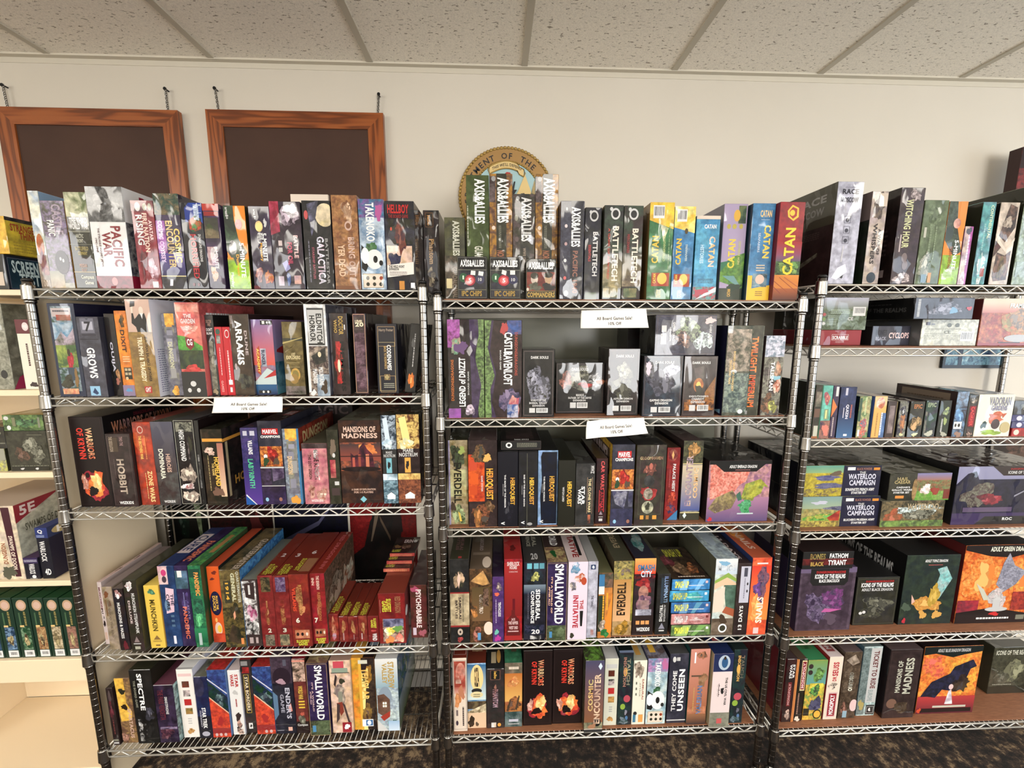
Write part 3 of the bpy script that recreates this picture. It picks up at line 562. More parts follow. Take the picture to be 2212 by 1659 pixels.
DATA['A4'] = r'''
216 237.5 1258 1392 .27|edd|dcc|edd|t MUNCHKIN 22 58 64 92 d 823;t FU 20 50 64 58 d 322;b 50 34 30 7 322;b 60 44 14 3 333;r 20 8 80 20 ecb;T;r 0 0 100 100 ecc;b 50 30 26 8 755;b 50 60 20 8 544|slim white box with red brush letters
238.5 260 1268 1403 .27|a98/986|a98|988|b 40 88 30 6 853;t THE_GOOD_THE_BAD 40 20 62 80 d 765;r 20 54 34 80 864;t & 56 70 80 78 h 754|dull beige box with faded brown letters
261 283 1272 1405 .27|223/322|322|655|b 50 92 34 8 edd/a33;e 50 88 14 4 fff;t MUNCHKINS_&_MAZES 30 20 58 78 d eee;b 60 8 34 8 723|black box with round white rabbit motif
285.5 314 1253 1408 .28|332/433|443|443|b 44 92 34 7 eee/a66;t MUNCHKIN_STEAMPUNK 54 26 78 82 d ddd;t DELUXE 22 40 38 72 d dcc;p 30,14,70,14,50,22 988;r 22 11 78 12.4 ccc;r 30 4 70 8 bba|dark brown box with grey pyramid mark at foot
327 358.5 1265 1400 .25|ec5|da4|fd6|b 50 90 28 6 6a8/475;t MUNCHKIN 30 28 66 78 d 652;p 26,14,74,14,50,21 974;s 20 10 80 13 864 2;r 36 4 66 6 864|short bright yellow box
360 395.5 1223 1397 .28|247/358|359|347|r 2 78 58 100 ecc/dab;e 36 92 16 4 d48;e 36 84 14 4 545;p 26,42,74,44,86,72,36,74 ecd;t CURE 34 46 54 66 d 223;t THE 60 52 78 66 d 335;e 36 52 16 7 79b;s 50 24 70 42 68a 3;r 50 4 66 14 eef;R;r 0 0 100 100 359;r 0 70 100 86 47a;T;p 10,30,90,30,90,80,10,80 dcc;t CURE 20 36 80 76 d 347|blue box with tilted white title card
396 424 1222 1396 .28|325/436|224|436|r 4 72 96 94 467/68a;r 20 86 54 94 eee;b 60 56 34 12 659/436;s 44 44 60 68 88b 1;t PANDEMIC 34 10 66 50 d e75/fba;t STATE 70 34 84 52 d 98b;T;r 4 0 96 100 436/325;t PANDEMIC 20 10 80 60 d e86|dark purple box with salmon vertical letters
425 451.5 1222 1398 .28|275/385:2|353|496|r 6 86 92 96 254;t PANDEMIC 44 64 80 92 d fa5;r 12 34 90 60 386/254:3;b 50 34 40 12 6c8/275;g 0 6 100 24 164 396;r 30 3 54 18 bcc;T;r 0 0 100 100 6a5/375:2;r 40 30 80 76 b85|green box with orange letters near top
463 488.5 1224 1387 .28|e62|332|c53|b 60 92 26 3 832;b 40 84 24 2 733;e 50 52 48 16 224;e 50 52 42 14 225;t PLUCK_THE 52 44 70 62 d fc4;t DUCKS 26 42 48 62 d fc4;e 52 18 30 9 ecb;e 60 18 18 5 fc4;e 40 30 10 3 fb6;r 0 0 100 12 d53/c42|bright orange box with dark blue oval
490 533.5 1231 1398 .3|874/653:2|9be|764|t GENERAL 54 60 72 96 d ddb;t QUARTERMASTER 78 58 94 98 d ccb;r 16 58 50 86 443;t 1914 24 62 40 84 d eb4;r 0 0 100 52 763/332:3;p 10,8,40,30,70,26,90,4 543/332;b 60 48 30 12 332/653;p 50,44,60,48,62,40,52,36 ea8;r 76 4 90 12 e95;R;r 0 0 100 100 59c/26a:2;b 40 60 30 14 445;T;r 0 0 100 100 764/443;t QUARTERMASTER 50 0 90 70 d cba|brown military box with blue sky side
535 568 1252 1396 .28|433|333|887|r 0 18 88 98 eee/433:2;p 14,94,80,96,76,70,20,74 433;s 32 78 60 92 eee 1;b 50 50 40 14 a47/ecd;b 46 30 44 12 333/ddd;r 20 5 44 14 baa;r 60 5 76 14 baa|black and white comic panelled box
569 600.5 1244 1398 .3|822/933|822|832|r 22 78 84 98 332/764:3;s 40 32 62 66 b85 1;b 50 44 20 14 a74/822;t 2 44 21 68 27 h ddc;r 22 2 84 18 554/987:3;T;t 2 40 40 70 48 h dcc;t SLUGFEST 20 2 54 24 d cc4;t GAMES 58 4 84 20 d cc4|dark red box with small two numeral
601 634 1244 1397 .3|822/933|822|832|r 16 78 80 98 879/536:3;t RED_DRAGON 40 32 62 66 d b85/932;b 50 44 20 14 a74/822;t 3 42 21 66 27 h ddc;r 18 2 80 18 665/a97:3;T;t 3 40 40 70 48 h dcc;t SLUGFEST 20 2 54 24 d cc4;t GAMES 58 4 84 20 d cc4|dark red box with small three numeral
634.5 675.5 1241 1397 .3|822/932|822|832|t VILLAINS 14 50 32 82 d e53;b 50 66 22 22 b85/822;t RED_DRAGON 44 46 64 86 d 963/c95;b 60 52 18 10 d96;t 6 24 34 44 41 h eed;r 14 12 90 24 c86/a64;e 28 18 7 2.4 322;e 52 18 7 2.4 322;e 76 18 6 2.4 edc;t SLUGFEST 18 6 86 10 h dd4;t GAMES 28 2 76 6 h dd4;T;r 40 6 96 34 a75;t 6 34 44 60 52 h dcc;t SLUGFEST 10 8 36 34 d cc4|wider red box with small six numeral
676 710 1239 1391 .3|922/a23|543/865:3|932|t THE_SEVENTH 44 78 64 97 d ecb;t INN 12 84 30 94 d ecb;b 54 52 22 20 a64/922;t RED_DRAGON 46 34 66 74 d b74;t 7 16 31 40 38 h eed;r 14 11 86 22 c86/a64;e 28 17 7 2.4 322;e 52 17 7 2.4 322;e 76 17 6 2.4 edc;t SLUGFEST 18 5 86 9 h dd4;t GAMES 28 1 76 5 h dd4;T;t RED_DRAGON_INN 40 10 70 90 d c66;R;b 30 50 30 40 987/432:3;b 70 40 26 34 a64/ccb|brighter red box with small seven numeral
712 733.5 1327 1386 .2|822/a43|832|932|b 50 50 34 40 c86/932;b 50 20 30 14 a9a/c67;T;t SLUGFEST 16 4 56 50 d dd4;t GAMES 58 8 84 44 d cc4|small red box with painted warrior, first of five
734.5 754 1332 1387 .2|822/943|822|832|b 50 60 26 34 b85/932;s 34 8 60 36 caa 1;T;t SLUGFEST 16 2 56 40 d dd4;t GAMES 58 4 84 34 d cc4|small red box with gold scroll, second of five
754.5 775 1332 1387 .2|822/943|822|832|b 50 60 24 34 b85/932;s 50 10 60 30 cbb 1;T;t SLUGFEST 16 2 56 40 d dd4;t GAMES 58 4 84 34 d cc4|small red box with gold scroll, third of five
775.5 795 1331 1386 .2|822/943|822|832|b 56 60 26 34 b85/932;s 26 10 50 34 dcc 1;T;t SLUGFEST 16 2 56 36 d dd4;t GAMES 58 4 84 30 d cc4|small red box with gold scroll, fourth of five
796 820 1331 1387 .2|822|822|832|t SLUGFEST 54 54 78 92 d dd4;t GAMES 30 56 50 86 d dd4;b 50 44 26 5 c55;t WIND 40 6 80 34 d eee|small red box with yellow and white words, fifth of five
821 878 1282 1390 .2|822/922|944|943|t SLUGFEST 30 64 48 90 d dd4;t GAMES 14 64 30 86 d dd4;t RED_DRAGON 62 62 84 94 d a75;s 4 62 10 88 b76 1;r 14 4 92 50 dba/654:3;r 16 34 92 50 99b/557;b 40 26 26 12 ed5/ffe;b 70 30 22 8 7a5;b 40 8 24 8 e95;b 76 12 18 12 e87/eca;R;e 10 60 9 9 fff|red card game box with colourful cover pictures
889 924.5 1264 1378 .24|733/532|432|544|b 30 92 30 8 b57;t PSYCHOBABBLE 34 20 66 92 d fee;r 12 6 32 20 dcd;b 70 10 28 8 b67|maroon box with white curly vertical letters
828 885 .014 .14 .13|b54/d76|944|322/543:2|s 10 20 90 80 ea7 3;T;t SLUGFEST 6 8 40 30 h cc4|lowest of the three small flat boxes on red one|on=20
835 890 .014 .17 .13|b44/d65|944|322|s 10 20 90 80 c86 3;T;t SLUGFEST 6 8 40 30 h cc4|middle of the three small flat boxes on red one|on=22
842 896 .014 .2 .13|b44/d65|944|322/221|s 10 20 90 80 c86 3;T;t ERIN 40 62 76 82 h dcc;e 86 72 8 8 ccc;b 54 40 22 20 976/543;b 20 40 16 12 864;t SLUGFEST 6 8 40 22 h cc4|topmost of the three small flat boxes on red one|on=23
'''
DATA['A5'] = r'''
235 260 1487 1610 .28|433/322|322|322|s 40 20 60 80 a55 1;b 50 60 34 26 834/433;b 50 86 36 10 655;r 10 3 90 6 ccc;r 10 8 90 11 998|dark red lettered box, leftmost on bottom shelf
267 299 1465 1605 .28|754/a85:2|543|765|p 0,100,60,100,60,62,90,48,80,36,10,34 eb4/fc5;b 40 80 26 6 332;b 44 56 30 5 321;t SPARTACUS 60 8 84 54 d dba;b 20 10 30 10 b87/543|yellow box with leaping black figures
300 346 1447 1606 .3|222/111|221|332|t SPECTRE 34 46 56 95 d fff;t THE_BOARD_GAME 14 50 24 86 d 998;b 70 40 22 14 556/222;r 14 4 34 34 222/ddd:2;b 54 20 30 16 333/111|black box with widely spaced white letters
347 389 1480 1604 .28|435/213|9ab|745|t THE_PARIS_VENDETTA 18 40 46 92 d 734;t SMARTPHONE 50 50 64 80 d ddd;b 40 18 40 16 745/213:2;r 10 24 96 28 a9b/435;R;r 0 0 100 100 9bb/566:2|glossy purple box with pale blue side
398 432 1446 1593 .29|f2eee9|dde|eee|r 8 90 92 94 ecc;r 28 74 72 83 832/654;r 30 61 72 70 333/dcc;r 30 48 74 57 c33;r 32 35 76 44 c95/563;b 50 10 26 5 b84/da6;s 40 20 64 30 ccc 3;T;s 40 20 80 34 543 1;r 0 0 100 3 bbb|white box with four small square pictures, left rack
433 461 1462 1594 .28|225/236|223|776|e 30 84 44 16 335/446;r 0 0 100 36 223;t STAR_TREK 36 16 66 50 d fff;t ASCENDANCY 20 18 30 46 d ccd;e 50 7 30 4 bbc;T;b 50 30 40 24 aaa/665|navy blue box with white title near foot
462 500.5 1447 1592 .29|348/46a:2|79c|c44|p 0,84,100,60,100,20,0,60 235/142:2;b 56 54 34 12 345/8aa;p 0,88,100,66,100,64,0,86 dde;p 0,60,100,36,100,0,0,0 e53/c43:2;b 50 24 24 8 b33;p 0,61,100,37,100,35,0,59 eca;r 0 6 100 14 a33;e 20 4 8 2.4 dbb;e 44 4 8 2.4 dbb;e 70 4 8 2.4 dbb;T;r 0 0 100 100 c33/a43:2|blue and red diagonal split box beside white ones
505 530.5 1448 1587 .28|eee|dde|dcc|t STAR 58 74 84 94 d c22;t WARS 20 76 48 94 d c22;s 40 44 64 56 b33 1;b 50 66 30 4 ccc;b 56 28 30 8 433;b 60 17 26 8 544/eba;b 60 6 34 8 433/fdc;T;r 20 0 80 100 dcc|narrow white box with bold red two-line title
531.5 556 1425 1583 .28|333/433|222|a33|r 10 92 70 98 999;r 14 82 80 90 b33/922;o 24 28 70 80 ec5;t STAR_BORDERS 32 31 60 77 d edb;r 30 6 66 14 eee;b 50 10 12 2.5 333;r 0 84 20 90 222;T;r 0 0 100 100 a33|dark box with yellow framed vertical title
557 596.5 1440 1585 .29|348/46a:2|79c|c44|p 0,84,100,60,100,20,0,60 235/142:2;b 56 54 34 12 345/8aa;p 0,88,100,66,100,64,0,86 dde;p 0,60,100,36,100,0,0,0 e53/c43:2;b 50 24 24 8 b33;p 0,61,100,37,100,35,0,59 eca;r 0 6 100 14 a33;e 50 4 8 2.4 dbb;e 76 4 8 2.4 dbb;T;r 0 0 100 100 c33/a43:2|blue and red diagonal split box beside dark space one
597.5 641 1418 1585 .3|223/334|224|545|r 0 66 100 100 434/545:2;e 50 74 44 12 323;b 44 68 34 4 b9a;r 60 88 76 96 667;t ENDER'S 60 20 84 60 d ccd;t GAME 34 28 52 52 d aab;p 0,56,22,50,22,26,0,18 68a;p 84,40,90,30,74,28,70,36 e98;r 62 4 82 9 eba;s 6 4 40 6 aab 1|dark box with planet scene and thin letters
642.5 669.5 1423 1583 .28|733/843|532|a33|r 2 70 98 99 dba/543:2;r 0 96 100 98 e98;t WORLD_WAR 34 46 70 64 d ec5;r 30 42 78 44 ec4;r 30 38 78 40 ec4;r 30 34 78 36 ec4;b 54 26 18 4 c65;r 0 0 100 16 322;b 50 18 34 8 998/443;t Compass 10 9 90 13 h ddd;T;r 0 0 100 100 b34/933|narrow maroon box with three yellow bars
672 716 1433 1588 .3|325/436|325|865|r 2 76 98 100 435/325;t SMALLWORLD 38 22 74 97 d fff;t IT'S_A_WORLD 20 34 28 74 d dbb;t AFTER_ALL! 10 44 18 62 d dbb;r 0 0 100 21 675/443:3;e 52 12 34 8 786/453;r 12 5 28 14 59c;o 0 0 99 99 ca7;T;r 0 0 100 100 865/ba7;b 40 40 20 20 263;b 20 60 14 14 58c|deep purple box with chunky white curly title
720 764.5 1427 1583 .3|db9/ecb|dca|b98|r 20 90 70 99 d56;r 12 84 88 90 9a9;r 8 83 94 84 444;b 46 56 30 18 766/cba;e 54 72 10 4 543;b 58 72 14 5 443;r 36 44 56 58 998;p 26,42,54,44,60,30,44,24 943;p 28,42,42,40,36,20,20,14,22,18 544;p 54,42,66,40,84,18,90,14,78,14 544;p 18,68,28,82,36,78,26,64 433;r 48 1 92 15 a23;b 70 9 14 5 fff;T;r 0 20 100 60 933|sand coloured box with an archer drawing
766 815.5 1421 1576 .3|f93/da3|432|da4|r 36 0 100 100 322/543:2;p 36,0,60,0,52,30,60,60,36,90 fe9;r 30 0 42 100 eb4;t TEMPLAR 42 42 72 86 d fc6/fe9;r 30 92 70 97 ddc;b 70 76 26 14 b83/543;b 60 24 26 16 643/a84;r 36 5 84 15 fff;r 52 6 82 14 37b;e 66 10 9 3.2 fff;T;r 0 0 50 100 ea4;r 50 0 100 100 322;r 60 20 96 60 9ab|orange and black box with gothic golden title
817 864 1423 1578 .3|cdd/abc:2|36a|ddd|g 0 60 100 100 9bc eee;t STARDEW 56 60 84 96 d ca5;t VALLEY 30 66 52 94 d ca5;e 40 48 30 14 9ab;p 4,26,4,50,34,52,60,44,60,28,30,20 754/865;r 26 33 46 41 a97;e 31 39 4 1.6 fff;e 41 39 4 1.6 fff;e 31 35 4 1.6 fff;e 41 35 4 1.6 fff;p 14,20,60,28,58,20,30,14 b43;p 0,0,50,0,0,16 ddd;b 70 10 26 8 264/8cc;g 50 0 100 14 def ace;R;r 0 0 100 100 36a/474:2;g 0 0 100 40 674 9ab;T;b 60 40 26 30 263/485|pale blue box with a mountain cottage, rightmost below|n=board_game_box
'''
DATA['B1'] = r'''
959.5 1006 469.5 .05 .27|664/554|443|775|t AXIS&ALLIES 40 54 74 96 d ddc;r 0 0 60 54 765/443:2;t GUADALCANAL 36 2 60 40 d a98;r 6 14 34 26 eda|short olive box at left end behind chip boxes
1010 1057.5 378 .05 .27|563/452|443|674|t AXIS&ALLIES 36 62 82 97 d fff;t GUADALCANAL 34 16 72 44 d ddc;s 2 44 10 76 ccb 1|tallest olive green box
1058.5 1106.5 375 .05 .27|b83/754:2|543|c95|r 30 0 74 100 443/332;t AXIS&ALLIES 34 62 84 97 d fff;r 0 78 26 98 766/433:2;t NORTH_AFRICA 32 18 64 40 d b75;s 40 42 52 60 998 2;e 18 58 8 1.6 edc;e 18 96 9 2 aaa;e 16 39 8 2 864|tan map box left of the middle grey one
1107.5 1154 419 .05 .27|655/443:2|433|776|r 34 0 76 100 443/333;t AXIS&ALLIES 38 56 84 97 d eee;t WWII_STRATEGY 46 26 60 50 d a98;e 22 96 8 2 bbb;e 18 58 9 2.4 766;e 16 78 8 3 998|grey brown map box lower than its neighbours
1155 1203.5 376 .05 .27|b83/754:2|543|c95|r 30 0 74 100 443/332;t AXIS&ALLIES 34 62 84 97 d fff;r 0 78 26 98 766/433:2;t NORTH_AFRICA 32 18 64 40 d b75;s 40 42 52 60 998 2;e 18 58 8 1.6 edc;e 18 96 9 2 aaa;e 16 39 8 2 864|tan map box right of the middle grey one
989 1052.5 554 .0 .035|334/333|222|443|o 1 2 98 98 776;r 3 70 97 96 111;t AXIS&ALLIES 10 76 90 92 h fff;r 3 68 97 69 998;e 20 50 14 11 364;e 42 44 18 13 b34;e 42 44 13 9 e77;t 5 37 39 47 49 h fff;e 76 46 15 11 446;t 10 70 42 82 50 h ddd;t 1 17 46 22 55 h dfd;r 3 21 97 22 886;t IPC_CHIPS 14 6 82 19 h b94;p 44,57,60,56,61,66,46,67 eee;p 70,56,86,54,88,64,72,66 eee|small grey chip box with red disc, left one|n=card_game_box
1058 1124.5 555 .0 .035|445/333|222|443|o 1 2 98 98 776;r 3 70 97 96 111;t AXIS&ALLIES 10 76 90 92 h fff;r 3 68 97 69 998;e 20 50 14 11 364;e 46 44 18 13 c34;e 46 44 13 9 e77;t 5 41 39 51 49 h fff;e 76 46 15 11 446;t 10 70 42 82 50 h ddd;t 1 17 46 22 55 h dfd;r 3 21 97 22 886;t IPC_CHIPS 16 6 82 19 h b94;p 38,60,52,56,55,66,41,70 eee;r 66 58 82 68 eee|small grey chip box with red disc, right one|n=card_game_box
1136 1200.5 559 .0 .035|222/333|222|443|o 1 2 98 98 776;r 3 70 97 96 111;t AXIS&ALLIES 8 74 90 92 h fff;r 3 21 97 67 733/943;e 28 50 12 13 cba;e 28 58 13 8 443;b 30 30 28 12 554/776;e 74 50 12 13 ca8;e 74 60 15 7 332;b 76 30 26 12 333;e 6 24 4 4 edc;r 3 19 97 20 ca6;t COMMANDERS 4 4 96 17 h ca5;r 76 82 94 90 eee|small box with two uniformed men, gold foot letters|n=card_game_box
1208 1258 434 .0 .28|445/556:2|334|778|r 44 0 96 100 334/444;t AXIS&ALLIES 46 54 84 94 d fff;t PACIFIC_1940 54 6 76 50 d a76;e 26 92 4 1.6 ccc;e 24 75 6 1.8 edd;e 24 57 6 1.8 caa;e 22 40 6 1.8 eee;e 22 22 6 1.8 e77;e 28 6 9 3 eee|slate blue box with column of tiny badges
1259.6 1294.5 448 .02 .27|334/333|222|444|e 54 91 26 6 ddd;e 54 91 18 4 333;e 34 95 8 2 ddd;t BATTLETECH 50 26 80 74 d eee;t ESSENTIALS 24 42 40 60 d c44;r 10 0 80 8 564|narrowest of the three dark hex-logo boxes
1300 1340.5 443 .0 .28|333/454|332|444|e 58 91 24 6 ddd;e 58 91 16 4 333;e 36 96 8 2 ddd;g 0 12 100 50 ba7/553 444;t BATTLETECH 46 20 78 78 d fed;t A_GAME_OF_ARMORED 22 22 34 76 d c54;r 4 2 84 12 564/ba7|dark hex-logo box with red side words, middle one
1341.5 1382 444 .0 .28|433/454|332|444|e 50 91 24 6 ddd;e 50 91 16 4 333;e 30 96 8 2 ddd;g 0 14 100 50 a97/544 443;t BATTLETECH 46 18 78 76 d fed;t MERCENARIES 20 50 34 70 d a44;r 10 2 80 12 675/ba7|dark hex-logo box right of the other two
1395.6 1446.6 437 .0 .28|485/374|974|fd4|p 0,82,100,73,100,100,0,100 fc4/ec3;c 14 84 60 97;t CATAN 14 38 42 66 u fc3;t CITIES&KNIGHTS 60 40 70 66 u bc8;s 80 32 90 76 8a7 1;r 18 14 92 28 b42;e 62 22 20 6 fc5;t CATAN 24 17 36 27 u fd5;t CATAN_STUDIO 40 2 60 10 u cb5;p 46,78,80,74,60,60 ddb/8a6|green box with yellow slanted top and barcode
1448 1491.5 446 .0 .28|48b/59c|37a|fd4|p 0,78,100,72,100,100,0,100 fc4/fe8;c 12 84 60 97;t CATAN 14 38 40 66 u fc3;t SEAFARERS 60 42 70 60 u cdd;r 10 14 88 28 b42;e 58 22 20 6 fc5;t CATAN 16 17 28 27 u fd5;t CATAN 30 2 52 10 u def;e 60 74 8 3 653|blue box with yellow slanted top and barcode
1494.5 1544.5 466 .02 .27|6bd/49c|488|ecb|t CATAN 34 85 84 90 h fff;t CATAN 58 40 84 76 d edd/fc8;t HISTORIES 22 44 38 66 d cef;s 20 20 86 26 456 3;r 0 0 100 16 6aa/c45:3;p 10,0,100,10,100,16,50,8 dee;p 10,4,70,10,60,14,10,12 c56;r 0 96 100 100 edc|light blue box shorter than the boxes around it
1551 1600.5 440 .04 .28|bac|889|99b|r 62 80 94 98 785/354;e 56 88 14 6 eb4;e 24 77 8 2.6 cb5;e 48 77 9 2.6 cb5;e 76 77 8 2.6 cb5;t CATAN 28 34 58 64 u fd4;t NEW_ENERGIES 70 38 80 62 u cc8;p 0,36,50,46,100,50,100,12,0,20 584/7a4:2;p 0,40,40,42,0,30 486;p 10,26,60,18,94,14,60,26 7aa;r 0 0 100 13 343;b 60 14 40 5 243;t CATAN 36 4 50 12 u eb4|lilac box with green hills and yellow title
1611 1664.5 439 .02 .28|59c/48b|245|7bd|t CATAN 34 86 84 93 h fd9;s 40 83 76 84 cde 1;t CATAN 56 44 86 78 d fd5;t SEAFARERS 32 50 42 70 d cde;s 34 30 72 38 edb 3;r 0 0 100 12 fc3;p 0,0,20,0,20,26,0,26 fc3;p 12,0,100,0,100,16,12,12 fc3;r 22 14 86 28 8ab/356;e 54 22 20 5 ecb;s 38 4 70 10 864 3|sky blue box with sun sketch and yellow foot
1668 1734 436 .0 .28|a12/b22|823|b23|p 30,91,48,97,74,94,76,85,56,81,34,85 fc3;p 38,91,50,95,68,93,68,86,54,83,40,86 b22;e 50 89 10 3 fc3;t CATAN 28 26 70 74 u fd3;g 0 44 100 60 957 b22;g 0 38 100 46 567 957;r 0 24 100 40 574/342:3;g 0 10 100 26 c62 e93;p 0,26,50,24,100,16,100,12,0,12 d83;g 0 0 100 12 632 b63;p 20,24,100,8,100,7,20,23 a52;p 0,20,60,8,60,7,0,19 a52;p 40,24,100,14,100,13,40,23 b63;p 0,14,30,7,30,6,0,13 943;b 30 34 24 5 8a5/453;b 74 36 24 4 7a5/342;b 70 30 26 3 8a5/342|large red box with golden wheat fields and yellow title
'''
DATA['B2'] = r'''
970 1046.5 690 .0 .3|322/333|223|434|p 84,100,100,100,100,0,86,0,80,14,92,34,76,60,84,84 8a6/564:3;p 60,100,84,100,86,84,74,64,92,34,80,0,66,0 546/435;r 0 72 34 100 b6b/847:2;b 24 74 20 10 7a8/ca9;b 36 72 22 8 758;t LEGEND_of_DRIZZT 30 12 48 62 u fff;t DUNGEONS&DRAGONS 8 18 16 60 u c73;t BOARD_GAME 54 24 58 48 u ccc;r 0 0 34 10 a6b/95a;b 60 8 20 6 dcd/435|wide dark box with scaly green right edge
1048.5 1127 692 .0 .3|322/433|223|667|p 0,0,18,0,14,30,26,44,8,72,20,100,0,100 8a6/564:3;p 18,0,30,0,18,16,30,46,14,70,24,100,18,100,8,72,26,44,14,30 546/435;r 60 86 98 100 669/46a:2;b 52 92 12 8 c55;t CASTLE 52 66 74 88 d fff;t RAVENLOFT 50 34 74 68 d fff;t DUNGEONS&DRAGONS 80 44 88 88 d b54;t BOARD_GAME 40 50 44 70 d ddd;b 66 18 34 16 879/446:2;b 80 12 16 16 c67/eba;r 60 0 90 14 46a/ccd:2|wide dark box with scaly green left edge
1128 1196.5 754 .0 .14|222/111|111|333|o 4 3 95 97 877;t DARK_SOULS 26 86 80 90 h eee;b 50 46 46 34 889/222:3;b 60 36 24 20 99a/443:4;b 30 58 22 16 aab/222:4;t VORDT_OF_THE 26 24 74 27 h ddd;t BOREAL_VALLEY 22 20 78 23 h ddd;t EXPANSION 32 16 70 19 h ddd;r 22 7 40 14 ddd;c 44 7 80 14|tall narrow black box with bony white dragon art|n=expansion_box
1199.5 1307.5 783 893 .14|222/111|111|322|o 2 3 97 97 766;b 50 68 46 28 887/222:4;b 20 66 16 18 b76/433:3;b 80 66 16 20 ccc/333:3;b 62 56 20 6 c44/333;b 92 62 10 6 b75;t DARK_SOULS 32 84 66 90 h ddd;t MANUS 42 34 58 39 h ddd;t FATHER_OF_THE_ABYSS 26 29 74 33 h ddd;t EXPANSION 36 24 62 28 h ddd;r 30 11 42 22 ddd;c 44 11 66 22|low wide black box with coiled white horns art|n=expansion_box
1310 1377 753 .02 .14|322/222|211|433|o 3 3 95 97 766;t DARK_SOULS 24 87 80 91 h ddd;b 50 46 46 30 665/222:4;b 50 66 30 16 998/322:4;e 46 70 4 3 ec8;t ASYLUM_DEMON 20 24 82 27 h ddd;t EXPANSION 30 20 70 23 h ddd;r 18 7 38 15 ddd;c 44 7 78 15|tall black box with crowned grey demon art|n=expansion_box
1386 1469.5 768 .0 .15|223/345|222|566|o 3 3 96 97 766;t DARK_SOULS 28 87 76 91 h ddd;b 46 60 44 34 667/223:3;b 70 76 24 14 dde/446:4;b 12 80 10 12 dcd;t GAPING_DRAGON 18 25 76 29 h eee;t EXPANSION 32 20 66 24 h eee;r 22 7 38 16 ddd;c 42 7 72 16;L;r 20 80 40 88 ddd|crinkled black box with blue grey sheen below lying one|n=expansion_box
1471.5 1542.5 769 .0 .15|322/433|211|433|o 3 3 96 97 766;t DARK_SOULS 24 87 78 91 h eee;p 30,80,60,84,60,50,44,46 655/443;e 46 52 15 12 c84/b63;e 46 52 7 6 fc6;p 66,40,96,66,96,24,70,16 964/a73:3;b 48 42 16 12 332;r 6 10 96 28 532/b73:3;t EXECUTIONER'S 20 32 78 35 h ddd;t CHARIOT 28 27 66 31 h ddd;t EXPANSION 26 22 68 26 h ddd;r 22 9 40 19 ddd;c 46 9 80 19|black box with glowing orange lantern art|n=expansion_box
1413 1544 680 .0 .15|445/667|222|556|o 3 3 97 97 766;b 56 60 30 36 ab9/445:4;b 80 36 18 30 dee/445:4;b 88 86 10 10 ecc;b 46 40 16 24 a87/445:3;r 10 58 18 74 ddd;c 9 28 18 54;t GAPING_DRAGON 28 26 32 82 d ddd;t EXPANSION 23 36 26 70 d ddd;t DARK_SOULS 88 28 92 76 d ddd|black box lying sideways atop two upright ones|n=expansion_box on=5
1558 1636 703 .0 .3|665/343:2|224|676|r 70 0 96 100 443/554;r 2 50 66 96 665/ba9:2;r 2 4 66 48 566/9a9:3;t TWILIGHT_IMPERIUM 68 10 86 88 d f94/d42;t BOARD_GAME_OF_CONQUEST 20 28 27 72 d ec8;t POLITICS_AND_TRADE 12 36 18 62 d ec8;e 50 5 7 2.6 eee;r 64 2 70 6 999;L;r 0 0 100 100 224;p 80,4,96,7,96,2 9ce|thick grey marbled box with tall orange red title
1641 1681.5 725 .0 .27|998/433:2|544|bbc|r 0 74 100 100 dde/89a:3;b 74 56 24 12 c97/543;b 76 38 24 12 b64/fdc;b 66 48 30 4 9cd;t TALISMAN 34 32 54 68 d fff;b 30 16 40 14 964/332:3;b 60 12 30 10 cc6/443;s 24 38 28 64 dcc 1|narrow box with white letters and painted faces
1684 1702 747 .06 .3|999|888|aaa||plain grey slim box at right end, no lettering
1350 1410 686 .22 .14|211/222|111|222|t DARK_SOULS 40 24 78 32 h 544|large black box standing behind the dragon boxes|n=expansion_box
'''
